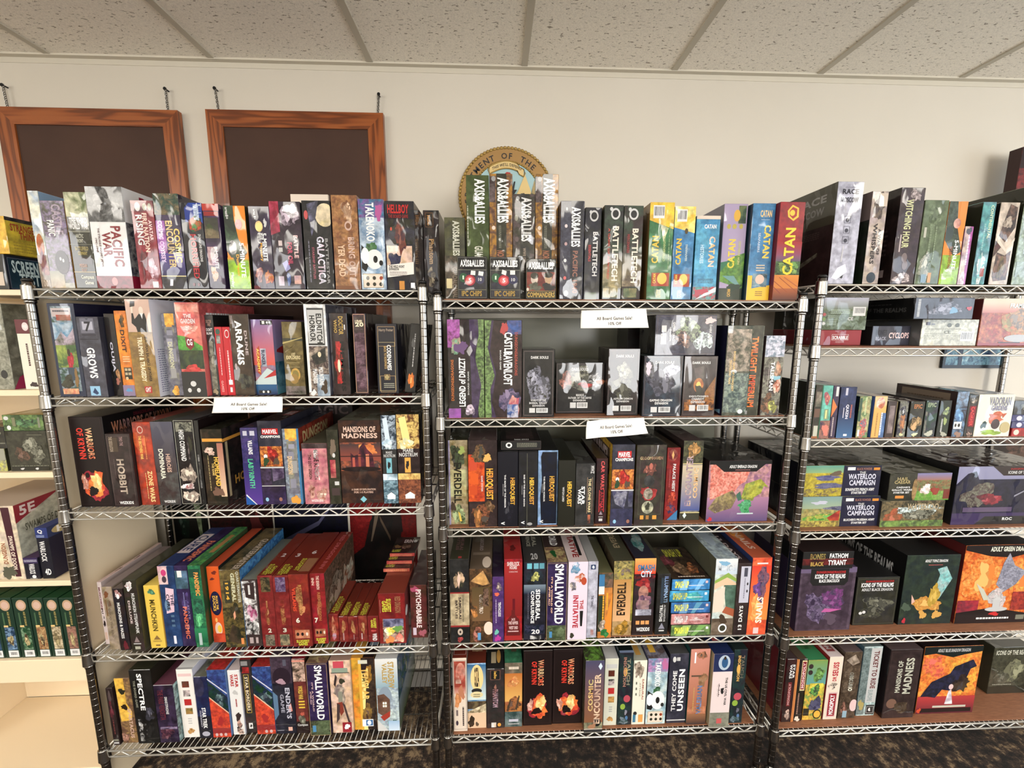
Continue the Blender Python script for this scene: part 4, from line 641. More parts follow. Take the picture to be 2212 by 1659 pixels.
DATA['B3'] = r'''
968 1012.5 951 1133 .3|ba8/874|98a|443|b 46 80 40 18 332/564:3;b 70 88 20 6 ab6;r 8 34 90 66 cc9/ba7;t EVERDELL 26 26 66 74 d 221;b 50 12 46 14 ab8/453:3;p 46,16,56,14,66,4,54,4 ec5;b 20 22 16 8 543;r 0 0 8 100 aac/98a|olive cream box with black script and woodland
1013.5 1074.5 951 1138 .3|322/433|333|655|r 0 30 56 84 c42/e62:2;r 4 66 30 78 d53;r 6 50 34 62 e62;r 4 38 30 48 d52;b 40 84 36 12 332/864:3;b 66 80 16 6 eb6;t HEROQUEST 58 32 86 68 d fc4/f94;t GAME_SYSTEM 44 42 50 60 d edd;b 44 14 44 16 432/a64:3;b 30 12 18 14 c84/543;b 74 24 20 8 864/321|black box with orange brick dungeon art
1075.5 1119 976 1138 .28|112|111|222|b 50 30 30 28 223/112:3;t HEROQUEST 58 30 84 66 d fc4/ea4;t THE_MAGE_OF_THE_MIRROR 32 26 40 70 d eee;s 24 42 28 58 ccc 1;t < 16 3 34 7 h fff|black box with gold wavy title, leftmost of four
1120 1160 976 1138 .28|222/223|111|222|t HEROQUEST 54 30 82 66 d fc4/ea4;t RISE_OF_THE_DREAD_MOON 26 28 34 70 d eee;s 16 44 20 56 ccc 1;t < 14 4 32 8 h fff;r 44 0 46 98 776;e 60 4 14 2 aaa|black box with gold wavy title and vertical crease
1161 1203.5 973 1134 .28|8ac/9be|222|222|p 18,2,96,2,96,98,22,98,14,92,20,60,12,40,16,14 013/112;t HEROQUEST 54 32 84 66 d fc4/ea4;t THE_FROZEN_HORROR 28 32 36 66 d eee;s 20 44 24 56 ccc 1;t < 10 3 28 7 h fff|black box with ragged frosty blue left border
1204.5 1240.5 994 1137 .28|221|111|221|t HEROQUEST 48 30 80 68 d fc4/ea4;t WITCH_LORD 24 38 36 60 d ddd|plain black box with gold wavy title, shortest
1241.5 1282.5 1001 1136 .28|333/444|222|444|t STAR 30 34 48 64 d fff;t WARS 12 36 30 60 d fff;t THE_CLONE_WARS 66 22 80 76 d eda;r 60 20 61.5 78 ca8;r 86 20 87.5 78 ca8;t MWZ 76 84 94 96 d ddd;r 66 4 80 18 c75/333|charcoal box with cream and white space title
1284.5 1309 990 1131 .27|422/312|322|543|t CAR_WARS 40 52 72 96 d e66/d45;t ARENAS 38 20 68 50 d 111/e45;r 30 18 36 52 d44;r 70 18 76 52 d44;p 34,14,66,14,50,20 a9a;r 30 10 70 11 ccc;r 34 4 66 8 ddd|slim dark red box with pink outlined letters
1317 1365 960 1137 .3|334/445|ca3|334|r 24 84 84 92 d22;t MARVEL 28 85 80 91 h fff;t CHAMPIONS 14 80 92 84 h fff;r 2 46 98 70 e94/942:3;b 56 60 26 12 d32/722;e 26 58 8 2.6 eee;b 26 52 16 6 353;b 70 52 14 6 654;r 0 44 100 45.5 ddd;p 4,44,74,44,60,22,20,28 99a/557:2;r 78 24 96 44 778/446;r 0 0 100 22 446/335;e 20 6 7 2.4 9ce;e 80 6 7 2.4 a76;L;r 0 0 100 100 ca3/a73:2;r 0 60 90 92 543;t MARVEL 6 66 86 90 h baa|dark box with orange battle panel and yellow side
1368.5 1431.5 961 1135 .3|433/443|221|333|o 12 14 90 84 665;t GLOOMHAVEN 12 82 88 86 h cb8/a76;b 48 70 26 10 a65/433;e 50 74 6 4 c76;e 46 56 18 7 333/555;b 46 40 30 12 c44/722;e 44 40 16 7 665/edc;e 44 23 20 8 cca/998;b 44 24 10 6 443;r 20 8 32 13 ea4;r 40 8 50 13 b84;r 62 8 76 13 ea4|thick dark box with four round creature emblems
1433.5 1461.5 967 1123 .27|a22/922|312|543|e 44 90 34 8 712/b65;p 44,84,54,90,44,96,34,90 eb7;t PALACE_HEIST 48 40 70 78 d eee;s 24 46 32 70 c77 1;b 50 30 40 12 d53/822:3;b 50 16 44 10 336/b43:3;p 20,0,100,0,100,14 48b|slim crimson box with blue corner triangle
1467.5 1509 952 1123 .28|667/aa9|433|655|r 0 72 100 100 443/664:2;b 50 88 32 14 c95/443:2;r 0 71 100 72 ed9;g 0 12 100 70 56a dca;t ENCOUNTER 18 18 52 82 u 98a/eca;t COSMIC 60 28 82 66 u eb7/fdb;r 0 9 100 10 ed9;r 0 0 100 9 443;p 14,6,24,10,34,6,24,2 dee|box with gold outlined logo reading upward
1524 1656 995 1126 .3|a79/c99:2|322|222|g 0 0 100 40 658 b8a;p 2,96,70,96,60,66,50,60,42,48,4,36 d76/fa9:3;p 0,100,100,100,100,94,90,94,76,82,24,82,10,94,0,94 111;t ADULT_EMERALD_DRAGON 32 88 76 93 h eee;s 42 84 66 86 c88 1;p 2,22,14,40,40,52,48,40,40,22,26,18,14,14 a96/765:2;p 54,38,60,62,84,70,98,56,90,58,86,46,76,40,74,34,64,34 bb4/894:2;b 62 24 14 13 395/6b8:3;p 46,44,52,50,56,36,50,34 476;r 50 12 76 14 cdd;b 6 4 5 4 d34;T;r 0 0 100 100 111|black lidded box with small green winged dragon|n=miniature_box
1082 1168.5 952 .02 .2|222|111|111/322|e 20 52 8 30 eee;e 20 52 4 16 222;s 40 30 90 78 998 6;o 0 8 100 96 544;T;r 14 14 84 96 433/544;t DARK_SOULS 34 2 70 12 h ddd|black box lying flat on two gold titled boxes|n=expansion_box on=2
'''
DATA['B4'] = r'''
967.5 1015 1208 1390 .3|222/333|222|443|b 48 76 34 14 db9/443;p 46,66,38,76,46,86,56,76 ecb;r 0 60 100 61.5 a33;r 0 22 100 60 ba8/cb9;r 0 20 100 22 a33;t SAMURAI 44 30 58 56 d 433;t BATTLES 26 30 38 52 d 433;t COMMANDS&COLORS 64 26 70 58 d 665;e 50 14 14 4 cba;e 50 14 5 1.5 433;b 50 5 18 4 c55/322;T;t SAMURAI 44 20 64 60 d 866;t BATTLES 24 20 40 56 d 866;r 44 2 62 6 b44|black box with beige panel between red lines
1016 1063.7 1229 1392 .3|753/432:2|432|765|p 4,84,60,98,90,80,60,78 da6/975;g 10 30 90 76 864 653;r 60 50 84 74 976/432:3;t OBSCURIO 42 40 60 66 d fed/322;b 20 44 20 10 c84/543;e 84 20 22 9 fdc;b 30 12 26 12 b76/432:3;r 34 4 48 14 6ad;T;e 76 14 20 12 edc;t OBSCURIO 40 40 58 70 d baa;r 10 30 90 36 987|brown sepia box with candle glow and library art
1064.5 1088.5 1246 1391 .26|537/648|435|435|b 60 84 34 8 ba9/537;b 40 74 30 3 e75;t TENTACLEGS 50 40 74 62 d eee;s 24 30 38 66 cbd 1;b 36 16 26 5 7cb;b 46 6 34 6 c4a|slim violet box with cartoon tentacles
1089.5 1127.5 1208 1383 .28|a23/b22:2|723|b33|g 0 30 100 96 922 b33;t SHERLOCK 16 92 84 97 h edd;t HOLMES 30 88 70 92 h edd;t CONSULTING 26 84 74 86 h daa;r 46 34 60 52 712;p 10,6,16,26,40,32,40,38,60,38,60,32,84,26,90,6 722;t JACK 40 24 62 28 h ecc;t THE_RIPPER 22 20 78 24 h ecc;t WEST_END 26 14 76 18 h ecc;s 20 10 80 13 ecc 1;r 0 0 100 6 b33;T;r 0 50 100 52 833;b 50 26 24 8 722|bright red box with dark seated silhouette
1131 1177.5 1215 1382 .3|223/334|325|444|r 14 92 36 99 7cd;r 44 92 66 99 7bc;r 70 92 92 99 6ab;e 50 80 40 12 111/345;b 52 82 26 7 cc7/111:4;g 0 60 100 72 124 89a;t SIDEREAL 54 26 74 66 d fff;t CONFLUENCE 32 22 48 64 d fff;s 18 28 22 62 99a 1;r 6 8 94 20 123/446:3;t 20 36 8 74 14 h eee;r 30 1 80 6 ddd/333;T;t SIDEREAL 50 36 70 96 d bba;t CONFLUENCE 22 36 40 96 d bba;t 20 34 6 66 20 h ccc|black space box with white vertical two-word title
1180 1223 1215 1384 .3|325/436|ba8|433|o 0 0 98 99 b97;t SMALLWORLD 38 22 82 98 d fff;t IT'S_A_WORLD_OF 20 36 28 82 d fca;t AFTER_ALL! 8 46 16 70 d fca;r 2 0 96 20 675/443:3;e 52 11 36 8 786/453;r 14 4 28 12 59c;T;r 0 0 100 34 865/ba7:2;b 40 20 16 10 263;t SMALLWORLD 34 38 74 100 d fff|purple box with curly white title, tan top edge
1225 1266 1214 1382 .3|ede|ddd|dcc|b 36 92 34 8 69b/dde;b 60 80 34 7 c63/edd;e 80 76 14 5 c53;b 24 70 22 7 667/edc;t INITIATIVE 26 16 54 58 d c34;t THE 62 40 80 52 d c44;p 66,18,76,18,80,38,62,38 222;b 24 6 16 4 443;T;t INITIATIVE 30 10 62 90 d a33;r 64 14 80 60 222|cream white box with crimson vertical title
1266.5 1287.5 1213 1378 .28|bbc/ccd|99a|aaa|r 26 90 74 96 247;t e 38 91 62 95 h fff;t THE_THING 36 42 60 56 d 334;r 40 4 70 12 b88/ccc|slim silver grey box with small blue square
1290 1319.5 1238 1378 .26|d83/c84|543|775|r 0 78 100 100 554/865:2;r 0 80 40 98 48b;r 0 68 40 80 eee;p 50,20,100,70,100,10,60,0 f93;r 0 10 46 66 343;s 50 44 76 70 fb3 1;s 24 22 48 66 fb3 1;b 30 20 34 10 cba/543;b 50 8 36 8 384/263|orange and green box with yellow cartoon letters
1321 1363 1212 1373 .3|ca7/a85|543|554|r 0 76 100 100 ba6/664:3;b 50 84 44 10 766/cb5;g 0 20 90 76 eb8 c95;t EVERDELL 20 28 64 72 u 321;r 90 20 100 100 773/ba4;b 50 10 44 12 c93/652:3;T;t EVERDELL 34 30 66 90 u ba8|golden tan box with black script reading upward
1364.5 1409 1206 1371 .3|333/423|422|334|g 0 80 100 100 e43 fb6;t SMASH 14 84 94 92 h 48b;t CITY 30 76 82 84 h def;r 0 74 100 78 a33/312;b 50 66 44 12 b33/423;e 46 56 24 9 b87/645;b 48 44 44 12 a78/546:2;r 20 32 76 46 a88/657;r 12 24 88 34 889/ccd;r 0 0 100 26 322;r 16 14 34 19 ea6;r 40 14 58 19 ea6;r 62 14 80 19 ea6;t WIZKIDS 20 5 84 10 h fff;T;b 60 40 34 30 488/9aa:2;t SMASH 20 60 60 90 d a55|dark box with muscular grey monster and orange top
1414 1441.5 1240 1371 .25|222/333|221|554|t ILLUMINATI 54 54 84 96 d 9bd/78c;r 30 52 50 94 345;t TRUTHS 28 22 52 50 d eee;t ALTERNATIVE 60 22 74 50 d ccc;p 26,10,74,10,50,20 99a;r 30 6 70 8 ddd|slim black box with blue white glossy letters
1449 1533.5 .043 1373 .22|574/8a6|333|333|p 10,0,30,100,50,100,40,0 ac7;p 60,0,90,100,70,100,50,0 8b6;t SMASH_UP 8 20 44 84 h ff5;s 44 36 84 52 eee 1;r 88 62 94 84 fff|bottom green box of the flat stack of five|n=card_game_box
1449 1533.5 .043 1372 .22|b77/eaa|333|222|b 70 50 24 40 ecc/b77;b 20 30 14 30 dbb;t SMASH_UP 8 20 42 84 h eee;s 48 36 80 52 fee 1;r 88 62 94 84 833|pink box second from bottom of flat stack|n=card_game_box on=12
1449 1533.5 .044 1373 .22|36a/48c|333|222|p 20,0,30,100,44,100,40,0 7ad;p 60,0,80,100,64,100,50,0 6ac;t SMASH_UP 8 20 44 84 h ee6;s 44 30 84 46 eee 1;r 88 62 94 84 fcc|dark blue box in the middle of flat stack|n=card_game_box on=13
1446 1531 .044 1374 .22|39c/5be|333|333|b 60 50 30 40 6cb/4ab;t SMASH_UP 8 20 44 84 h dd5;s 44 36 84 50 eee 1;r 88 62 94 84 fff|bright cyan box second from top of flat stack|n=card_game_box on=14
1451 1533 .044 1373 .22|38c/5ae|333|322|p 20,0,30,100,44,100,40,0 8cf;p 70,0,90,100,74,100,60,0 8cf;t SMASH_UP 8 20 44 84 h ff5;s 44 36 84 50 eee 1;r 88 62 94 84 fcc;T;r 0 0 100 100 322/543;b 40 30 30 24 a86/543:2;b 74 30 20 20 b74/433:2;b 20 54 20 24 945/633;t SMASH_UP 26 66 76 92 h dd4;s 20 4 90 10 edc 1|blue box with creature cover, topmost of flat stack|n=card_game_box on=15
1535 1582.5 1207 1371 .3|ddc/cdd|665|abb|g 0 80 100 100 cde eee;b 40 94 30 4 8bd;t MINOS 10 84 92 92 h eee/bcd;p 0,72,60,82,100,74,100,70,56,76,0,66 9b5;p 0,68,56,76,100,68,100,40,70,40,40,66,0,60 eca;p 44,66,100,66,100,34,60,36 576/687;p 0,30,50,32,50,64,0,56 edc;p 44,30,100,24,100,34,60,38 b64;r 0 0 100 22 876/654;b 50 20 24 8 543;e 52 9 20 6 fff;e 52 9 14 4 443;T;r 0 0 100 100 9ab/cdd;e 50 50 24 20 bcd|pale box with white pyramid and blue sky
1583 1611 1217 1376 .28|322/433|554|433|r 22 46 94 96 ccd;r 46 82 72 94 556;s 50 52 64 80 889 1;e 78 72 6 2 333;e 78 62 6 2 333;t 13_DAYS 32 8 60 42 u eee;T;t 13_DAYS 30 10 60 70 d dcc|dark box with pale grey sticker panel
1612 1653 1205 1372 .3|e53/f74|347|c64|g 0 20 100 90 f94 e43;r 24 92 80 94 edd;b 60 70 40 22 546/967:3;b 34 60 30 10 85a/546;b 50 44 26 6 647;b 40 34 34 24 fb6/f84;t SNAILS 38 16 72 50 u fed;r 32 2 60 10 ecc;T;t SNAILS 34 20 70 70 d ecb;e 50 60 34 20 fa4/d74|bright orange red box with purple creature, rightmost
'''
DATA['B5'] = r'''
972.6 1010 1422 1580 .28|edc|cba|832|o 5 3 95 97 766;r 10 60 90 96 b54/a43;e 56 82 34 12 c76/eba;r 20 66 60 80 b65/dba;g 10 52 90 62 eba b54;b 34 44 26 14 d96/e95;b 60 54 28 10 c86;s 60 8 84 34 544 1;e 26 12 9 3.4 545;r 20 22 34 30 877;T;o 6 6 94 94 dcc;e 34 50 16 20 b77;e 70 50 16 20 b77|cream box with red brown monkey-like painting
1011 1050.5 1433 1572 .28|9bd/48b|654|732|g 0 44 100 98 dee 37a;e 52 78 34 20 eda;e 52 78 34 20 fd9;t GIZA 38 64 64 94 h 222;e 50 58 28 4 333;e 50 52 34 5 eda;s 32 48 68 54 665 2;r 0 30 100 42 543/875;p 0,26,100,38,100,24,0,20 edb/875;r 0 0 100 24 eca;b 20 10 24 10 432;b 50 6 10 5 654;T;e 50 50 30 30 cb8;s 24 16 80 34 b97 1|blue box with rounded cream vertical name plate
1052 1089 1445 1573 .27|333/433|322|333|e 50 90 30 9 222;o 22 82 78 98 a76;t iello 42 84 58 96 d eb5;t PHANTOM 34 36 66 66 d cab/a77;b 50 70 10 4 a76;r 26 2 54 10 eb6/eee;e 72 6 10 3 ea4;T;r 26 10 54 30 cb9;e 70 22 12 12 da5|charcoal box with thin pale red gothic letters
1090.5 1127.5 1432 1569 .27|c84/a64|345|386|g 0 40 100 86 eb6 c73;r 0 84 100 100 665/876;s 24 88 80 97 edc 1;b 50 70 40 10 ea6/c74;b 50 36 46 14 643/b74:3;p 10,26,30,44,36,42,20,24 543;p 60,28,80,50,86,48,70,26 543;r 0 0 100 24 355/788;r 24 8 78 12 ccd;s 20 3 84 6 ccc 1;T;r 0 0 100 100 375/486;r 40 20 70 80 654|orange sky box with ships and green top
1130 1191.7 1405 1567 .3|211|111|211|o 4 3 94 98 433;t WARRIORS 50 54 70 88 d ec9/e64;t OF_KRYNN 28 56 46 86 d e43;b 50 25 40 21 923/b34:3;b 54 25 36 18 e53/f94;b 60 30 20 12 fd9/fb5;b 24 28 12 10 eba/b64;b 46 20 20 6 211|black box with flame burst, left of the pair
1192.6 1258 1402 1563 .3|211|111|211|o 4 3 94 98 433;t WARRIORS 50 54 70 88 d ec9/e64;t OF_KRYNN 28 56 46 86 d e43;b 50 25 40 21 923/b34:3;b 54 25 36 18 e53/f94;b 60 30 20 12 fd9/fb5;b 24 28 12 10 eba/b64;b 46 20 20 6 211|black box with flame burst, right of the pair
1261 1300.5 1427 1584 .3|665/aa8|554|443/7a4:2|g 0 14 100 100 964 557;p 68,92,80,97,90,92,80,87 def;t ENCOUNTER 50 12 84 82 u ca9/fdb;t COSMIC 18 30 44 74 u eb7/dc8;e 70 14 20 6 222;b 44 8 24 5 b86;r 0 4 100 5 edc;r 0 0 100 4 444;T;b 50 50 30 30 ac6/443:3|brown grey box with outlined logo reading upward
1302.5 1331 1423 1567 .28|ddc|bbb|ccc|r 10 86 90 92 ccc;r 26 74 72 83 732/654;r 28 61 72 70 444/dcc;r 28 48 74 57 c33;r 30 35 76 44 c95/563;b 50 10 26 5 b84/da6;s 40 20 64 30 bbb 3;T;b 40 50 20 20 543;s 30 20 80 34 654 1|white box with four small square pictures, middle rack
1332.5 1362 1410 1566 .28|223/244|134|223|t TAUCH 56 56 80 92 d a97/998;t INSCRIPTION 30 54 52 94 d b87;e 46 74 14 6 eb5;e 64 37 24 5 c56;e 36 26 18 4 9b4;b 60 18 14 4 99a;e 66 10 10 3 58b;b 46 6 40 6 355/89a;T;r 0 0 100 100 122;r 0 0 100 4 89b|dark teal box with coloured pebbles, beside samurai one
1363.5 1391.5 1427 1565 .27|eed|ba9|bba|b 40 86 40 16 765/dcb:2;s 20 44 30 70 665 3;t SAMURAI 68 40 82 72 d c87;t ATTACK 48 44 58 66 d ba9;e 24 18 14 3 333;r 8 4 30 16 48a;r 50 4 84 16 ea5;T;r 30 10 70 40 da5;s 10 50 90 90 988 3|slim cream box with sketched samurai
1393.5 1436 1422 1564 .29|cdd/9bc|668|888|r 0 80 100 100 b8b/79b:2;b 84 90 20 10 c7a;t TAKENOKO 36 58 64 95 d fff;b 50 52 26 6 475/363;p 4,52,30,46,40,30,26,22,4,24 222;e 56 37 34 14 f4f4f4;e 56 37 10 5 222;e 80 30 8 3 333;e 16 38 16 9 fff;r 10 3 86 20 edc;o 10 3 86 20 ba6;e 28 15 7 2.2 332;e 52 15 7 2.2 332;e 76 15 7 2.2 a42;e 28 8 7 2.2 332;e 52 8 7 2.2 332;e 76 8 7 2.2 332;T;r 0 0 100 100 889/655:2;r 20 10 50 40 eb4|pale box with big bear face on lower half
1439 1479 1412 1562 .28|334/445|223|555|t THEY_COME 20 18 42 76 u eee;t UNSEEN 52 18 84 78 u fff;e 24 92 9 4 ddd;r 36 90 54 95 ccc;r 0 4 100 5.5 ddd;T;t THEY_COME 16 20 44 90 u bbb;t UNSEEN 50 20 86 90 u bbb|dark grey box with blocky white upward title
1482 1522.5 1402 1564 .28|c86/b75|255|433|g 0 24 100 100 b75 d98;b 60 92 30 7 543/c86;t VALERIAN 46 14 72 52 u 79c/345;s 24 18 34 50 ca6 1;b 70 60 34 10 975/b86;r 10 64 60 66 654;r 20 82 28 96 fff;g 0 0 100 14 433 a75|salmon desert box with blue letters
1531 1572.5 1412 1570 .3|edd|ba8|236|r 0 76 100 100 236;e 54 88 30 10 bcd;e 56 88 16 7 369;e 56 94 6 2.4 432;t THE_US_CIVIL_WAR 66 30 78 68 d 333;b 54 50 12 5 333;t *** 24 42 40 60 d 655;r 0 0 100 20 887/998;r 36 5 62 12 d66;T;r 0 0 100 100 236;r 34 20 62 60 c66|cream box with blue soldier oval at top
1574 1601.5 1403 1562 .28|223/244|134|233|t TAUCH 56 62 80 92 d a87/776;t INSCRIPTION 30 58 52 92 d eb6;e 40 74 14 6 eb5;e 50 37 30 5 c56;e 34 28 22 4 9b4;b 60 18 14 4 778;e 66 10 10 3 68b;b 40 6 40 6 355/89a;T;r 0 0 100 100 233|dark teal box with coloured pebbles, last at right
'''
DATA['C1'] = r'''
1782 1842.5 392 .0 .3|bbc/ccd|332|ccd|t RACE 20 88 82 93 h 334;t MOSCOW 16 80 84 85 h 334;s 30 94 70 95 778 1;o 38 60 62 67 445;o 38 50 62 57 445;o 38 40 62 47 445;e 50 63 7 2 445;e 50 53 7 2 445;e 50 43 7 2 445;b 44 9 16 5 333;p 10,6,30,16,60,20,70,12,30,4 eef;p 40,22,44,22,46,38,44,38 ddd;L;r 0 60 100 100 443;t RACE 40 84 86 92 h 999;t MOSCOW 34 72 84 80 h 888;r 0 0 100 60 211/322;p 10,10,80,34,80,30,14,4 887/443;s 30 48 80 56 544 4|tall silver box with black side facing left
1862 1896 413 .0 .28|cba/baa|332|a98|b 50 84 44 18 544/876:2;r 46 84 96 98 dcb;t A_WAR_OF 62 32 82 60 d 322;t WHISPERS 28 22 54 66 d 322;e 50 7 28 6 345;L;r 0 0 100 70 232/333;r 0 70 100 100 877;e 50 76 30 8 335|beige smoky city box
1922 1972.5 405 .0 .29|434/544|211|655|t WITCHING_HOUR 26 38 56 88 d dda;r 18 34 24 52 cbb;e 46 28 12 5 877;e 52 20 12 5 877;b 60 92 26 8 baa/544:3;b 46 6 44 8 dcc/433:4;L;r 0 0 100 100 211/322;r 30 8 90 16 a99;s 20 30 90 60 544 6|dark plum box with cream vertical title
1975 2025.5 432 .0 .28|786/675|554|897|b 46 80 34 16 564/897:2;s 30 34 50 66 897 1;r 10 56 20 68 ccb;s 56 30 66 70 9a8 1;b 30 20 34 20 bba/564:4;r 50 2 64 14 d94;r 22 2 44 12 79a|wide sage green shrink-wrapped box
2026.5 2065 435 .0 .28|f93|332|443|p 0,100,46,100,60,70,100,40,60,34,0,54 343/565:2;r 60 68 100 100 f93;r 0 0 100 36 9b4/ad3;e 56 74 20 6 d87/eba;e 20 62 22 9 455;t 5-MINUTE 56 18 78 54 d fff;t DUNGEON 34 20 50 46 d a52;b 40 14 40 10 eed/9b4|orange and lime box with dark striped creature
2067 2085 489 .0 .22|b5a/c6b|876|988|r 0 0 60 100 dcb/b9a;s 40 34 84 86 fdf 1;b 50 92 40 8 667;b 50 10 40 14 fff/a48|slim magenta box shorter than all around
2098 2125.5 436 .0 .27|6bb/589|332|8cc|t CONTINENTAL 60 56 84 96 d dec;s 24 42 50 74 9cc 1;b 50 20 44 20 eee/6bb:3;r 50 10 80 20 b66|narrow turquoise box with pale lettering
2135 2175 437 .0 .28|cba/dcb|111|ba9|p 14,60,50,98,90,94,92,70,50,52 433/865:2;p 0,54,40,48,0,34 633/543;p 16,40,60,36,90,42,88,6,20,4,10,10 544/976:2;p 10,58,60,44,100,58,100,54,60,40,10,52 edc;b 50 76 26 10 ba9/543;b 50 20 26 14 875/433|beige box with crossing lines and creature portraits
2184 2246 403 .0 .3|897/aba:2|332|786|r 6 76 94 94 c95/666;r 6 50 60 74 9a9/bcb;b 50 40 40 14 dee/9a9;r 6 8 94 24 bcc/898|grey green box cut by right frame edge
'''
DATA['C2'] = r'''
1767 1858 713 746 .25|a23|712|b44|o 30 34 70 72 edd;t SCRABBLE 32 40 68 62 h fff;s 42 78 58 84 dbb 1;s 40 16 60 30 dbb 2|low red box with white framed name plate
1881 1982.5 704 746 .25|445|222|555|t BONES 10 50 38 80 h 223;t BLACK 10 26 38 44 h aab;t CYCLOPS 44 36 96 66 h fdd|low slate box with glowing white word|n=miniature_box
1986 2107 690 747 .25|bba/ddc:2|666|bba|r 6 78 14 90 667;r 16 80 22 84 889;e 48 78 4 8 665;e 62 78 4 8 665;s 6 60 70 68 998 1;s 6 24 66 50 aa9 4;t CE 40 46 52 58 h 776;c 70 18 94 54|silver grey box with recycling marks
2110 2240 645 747 .28|a43/c74:2|733|eda|g 0 70 100 100 c76 edb;b 60 44 34 34 a95/c74:2;b 62 56 22 26 876/c96:3;e 66 16 24 8 bbb;t FRAMEWORKS 44 80 96 90 h dee;r 34 0 70 8 311;r 0 0 100 6 a33|large russet box with pale fog artwork|n=miniature_box
1771 1869 643 710 .25|564/898:2|221|665|g 0 60 100 100 674 dde;r 68 44 96 72 eee;c 70 48 94 70;s 20 78 64 92 bbb 4;s 20 50 62 64 cdc 4;e 6 48 4 5 c66;e 6 34 4 5 8a6;e 6 20 4 5 ddd;t CE 58 30 70 40 h ddd;s 14 14 34 46 bcb 6;r 36 14 60 30 9a9/564|grey green box back showing recycling dots, on red box|on=0
1973 2100 643 .0 .28|334/445|111|222|s 2 10 12 92 bbb 1;b 52 46 34 34 99a/334:4;b 66 40 10 16 7ac;b 92 50 5 14 c34;L;r 0 0 100 100 111;t ICONS_OF_THE_REALMS 6 34 90 56 h 555;s 10 70 70 76 555 1|black box with swirling white lines on silver box|n=miniature_box on=2
'''
DATA['C3'] = r'''
1726 1748 826 .02 .2|443/544|332|555|r 20 70 70 94 665;b 50 40 30 10 332|brown box partly behind the corner posts|n=card_game_box
1750 1766.5 832 .0 .18|332/544|253|576|r 16 60 90 88 665/a98;r 10 40 90 56 754;r 20 4 80 24 ccb;r 0 0 100 4 a63;r 88 0 100 100 264|slim dark box with green edge|n=card_game_box
1767.5 1788.5 833 .0 .18|6ba/7cb|365|8cb|b 46 76 36 16 d87/b67;r 30 36 74 56 8a8;s 34 38 68 54 fe9 1;r 0 0 100 34 a76/435;b 60 16 40 14 e87|narrow turquoise box with orange animal|n=card_game_box
1789.5 1803 833 .0 .18|435/546|324|657|p 0,40,80,60,0,76 e84;s 20 4 60 40 cbb 1;r 40 80 80 98 ddd|slim purple box with orange arrow shape|n=card_game_box
1805 1839.5 836 .0 .19|236/347|123|568|g 0 0 100 50 47a 236;s 66 40 86 66 b65 1;t QUIZIN 40 38 60 66 d eef;s 24 40 36 60 dde 1;r 44 4 66 8 fff;r 30 84 44 98 ccd|navy box with silver vertical letters|n=card_game_box
1848 1873 856 .0 .17|796/cb8:2|123|9a8|s 40 56 70 98 cda 1;b 50 34 42 14 d65/58a:3;b 50 12 40 14 e76/8a9:3;r 6 4 24 20 eee;r 0 40 20 96 465|colourful green and red patterned box|n=card_game_box
1880.5 1907 856 .0 .17|eb6|57b|ba9|e 46 84 34 14 c64/edb;r 60 0 100 60 57a/68b;s 56 6 80 62 fff 1;s 24 4 40 60 b85 1|pale orange box with lion disc and blue corner|n=card_game_box
1909.5 1929.5 867 .0 .17|433|332|543|r 20 12 76 88 988/877;r 92 0 100 100 874|small dark box with grey text panel|n=card_game_box
1935 1954 867 .0 .17|445/998:2|222|554|b 50 40 40 30 c85/556:3;b 50 74 30 14 ddd/445;b 50 8 26 6 dda|small grey box with tan fighter picture|n=card_game_box
1958 1988.5 867 .0 .17|333/443|222|544|t EPIC 24 80 80 92 h c85;b 50 40 44 24 ca7/333:3;b 40 30 20 14 eb8;b 50 8 26 6 dda|small black box with orange word and two dancers|n=card_game_box
1991 2017.5 865 .0 .17|445/354|222|555|t EPIC 14 82 80 94 h ab9;r 4 10 20 70 998/445;b 50 10 40 10 ccb|small plain dark grey box with pale green word|n=card_game_box
2021 2045.5 865 .0 .17|343/333|222|444|b 60 70 34 14 bc8/787;s 20 14 50 50 ccc 1;b 60 44 20 12 ab7;b 60 8 34 8 bba|small black box with lime green doodle|n=card_game_box
2054.5 2080 846 .0 .22|445/79b:2|543|787|b 40 46 44 20 8be/469;r 4 18 70 34 eee;e 20 26 8 4 333;e 48 26 10 4 333;b 50 6 34 8 a87;L;r 0 0 100 100 433;r 10 6 90 94 876;s 20 60 80 84 654 3|blue splash box with tan left side|n=card_game_box
2081 2100.5 853 .0 .2|332/444|333|787|r 20 24 90 74 a23/712;t CADAVER 34 26 72 72 d f55;b 50 86 44 12 ba9/443;b 50 10 40 12 b98/544|dark box with red vertical word on red|n=card_game_box
2102 2178.5 852 .0 .2|eed|988|eee|t VADORAN 30 74 90 94 h 99a;t GARDENS 38 62 82 74 h 99b;b 56 46 26 16 c64/e86;e 52 40 16 12 d75;e 56 30 12 12 544;p 34,54,42,44,48,54 c64;p 84,56,74,44,70,54 c64;b 24 28 10 10 355;b 46 10 34 8 9b4/ac5;e 84 22 14 13 cb8|white box with fox face drawing|n=card_game_box
2184 2250 .03 .0 .18|c33/d44|922|d44|e 14 50 9 34 fdc;e 50 50 9 34 fdc|red flat box, bottom of right-end stack|n=card_game_box
2184 2250 .024 .0 .18|447/558|335|447|e 24 50 9 36 dde|lower blue flat box in right-end stack|n=card_game_box on=15
2184 2250 .024 .0 .18|447/558|335|447|e 24 50 9 36 dde|upper blue flat box in right-end stack|n=card_game_box on=16
2184 2250 .052 .0 .18|222/444|222|333|b 40 50 24 34 887/333|black box topping the right-end stack|n=card_game_box on=17
'''
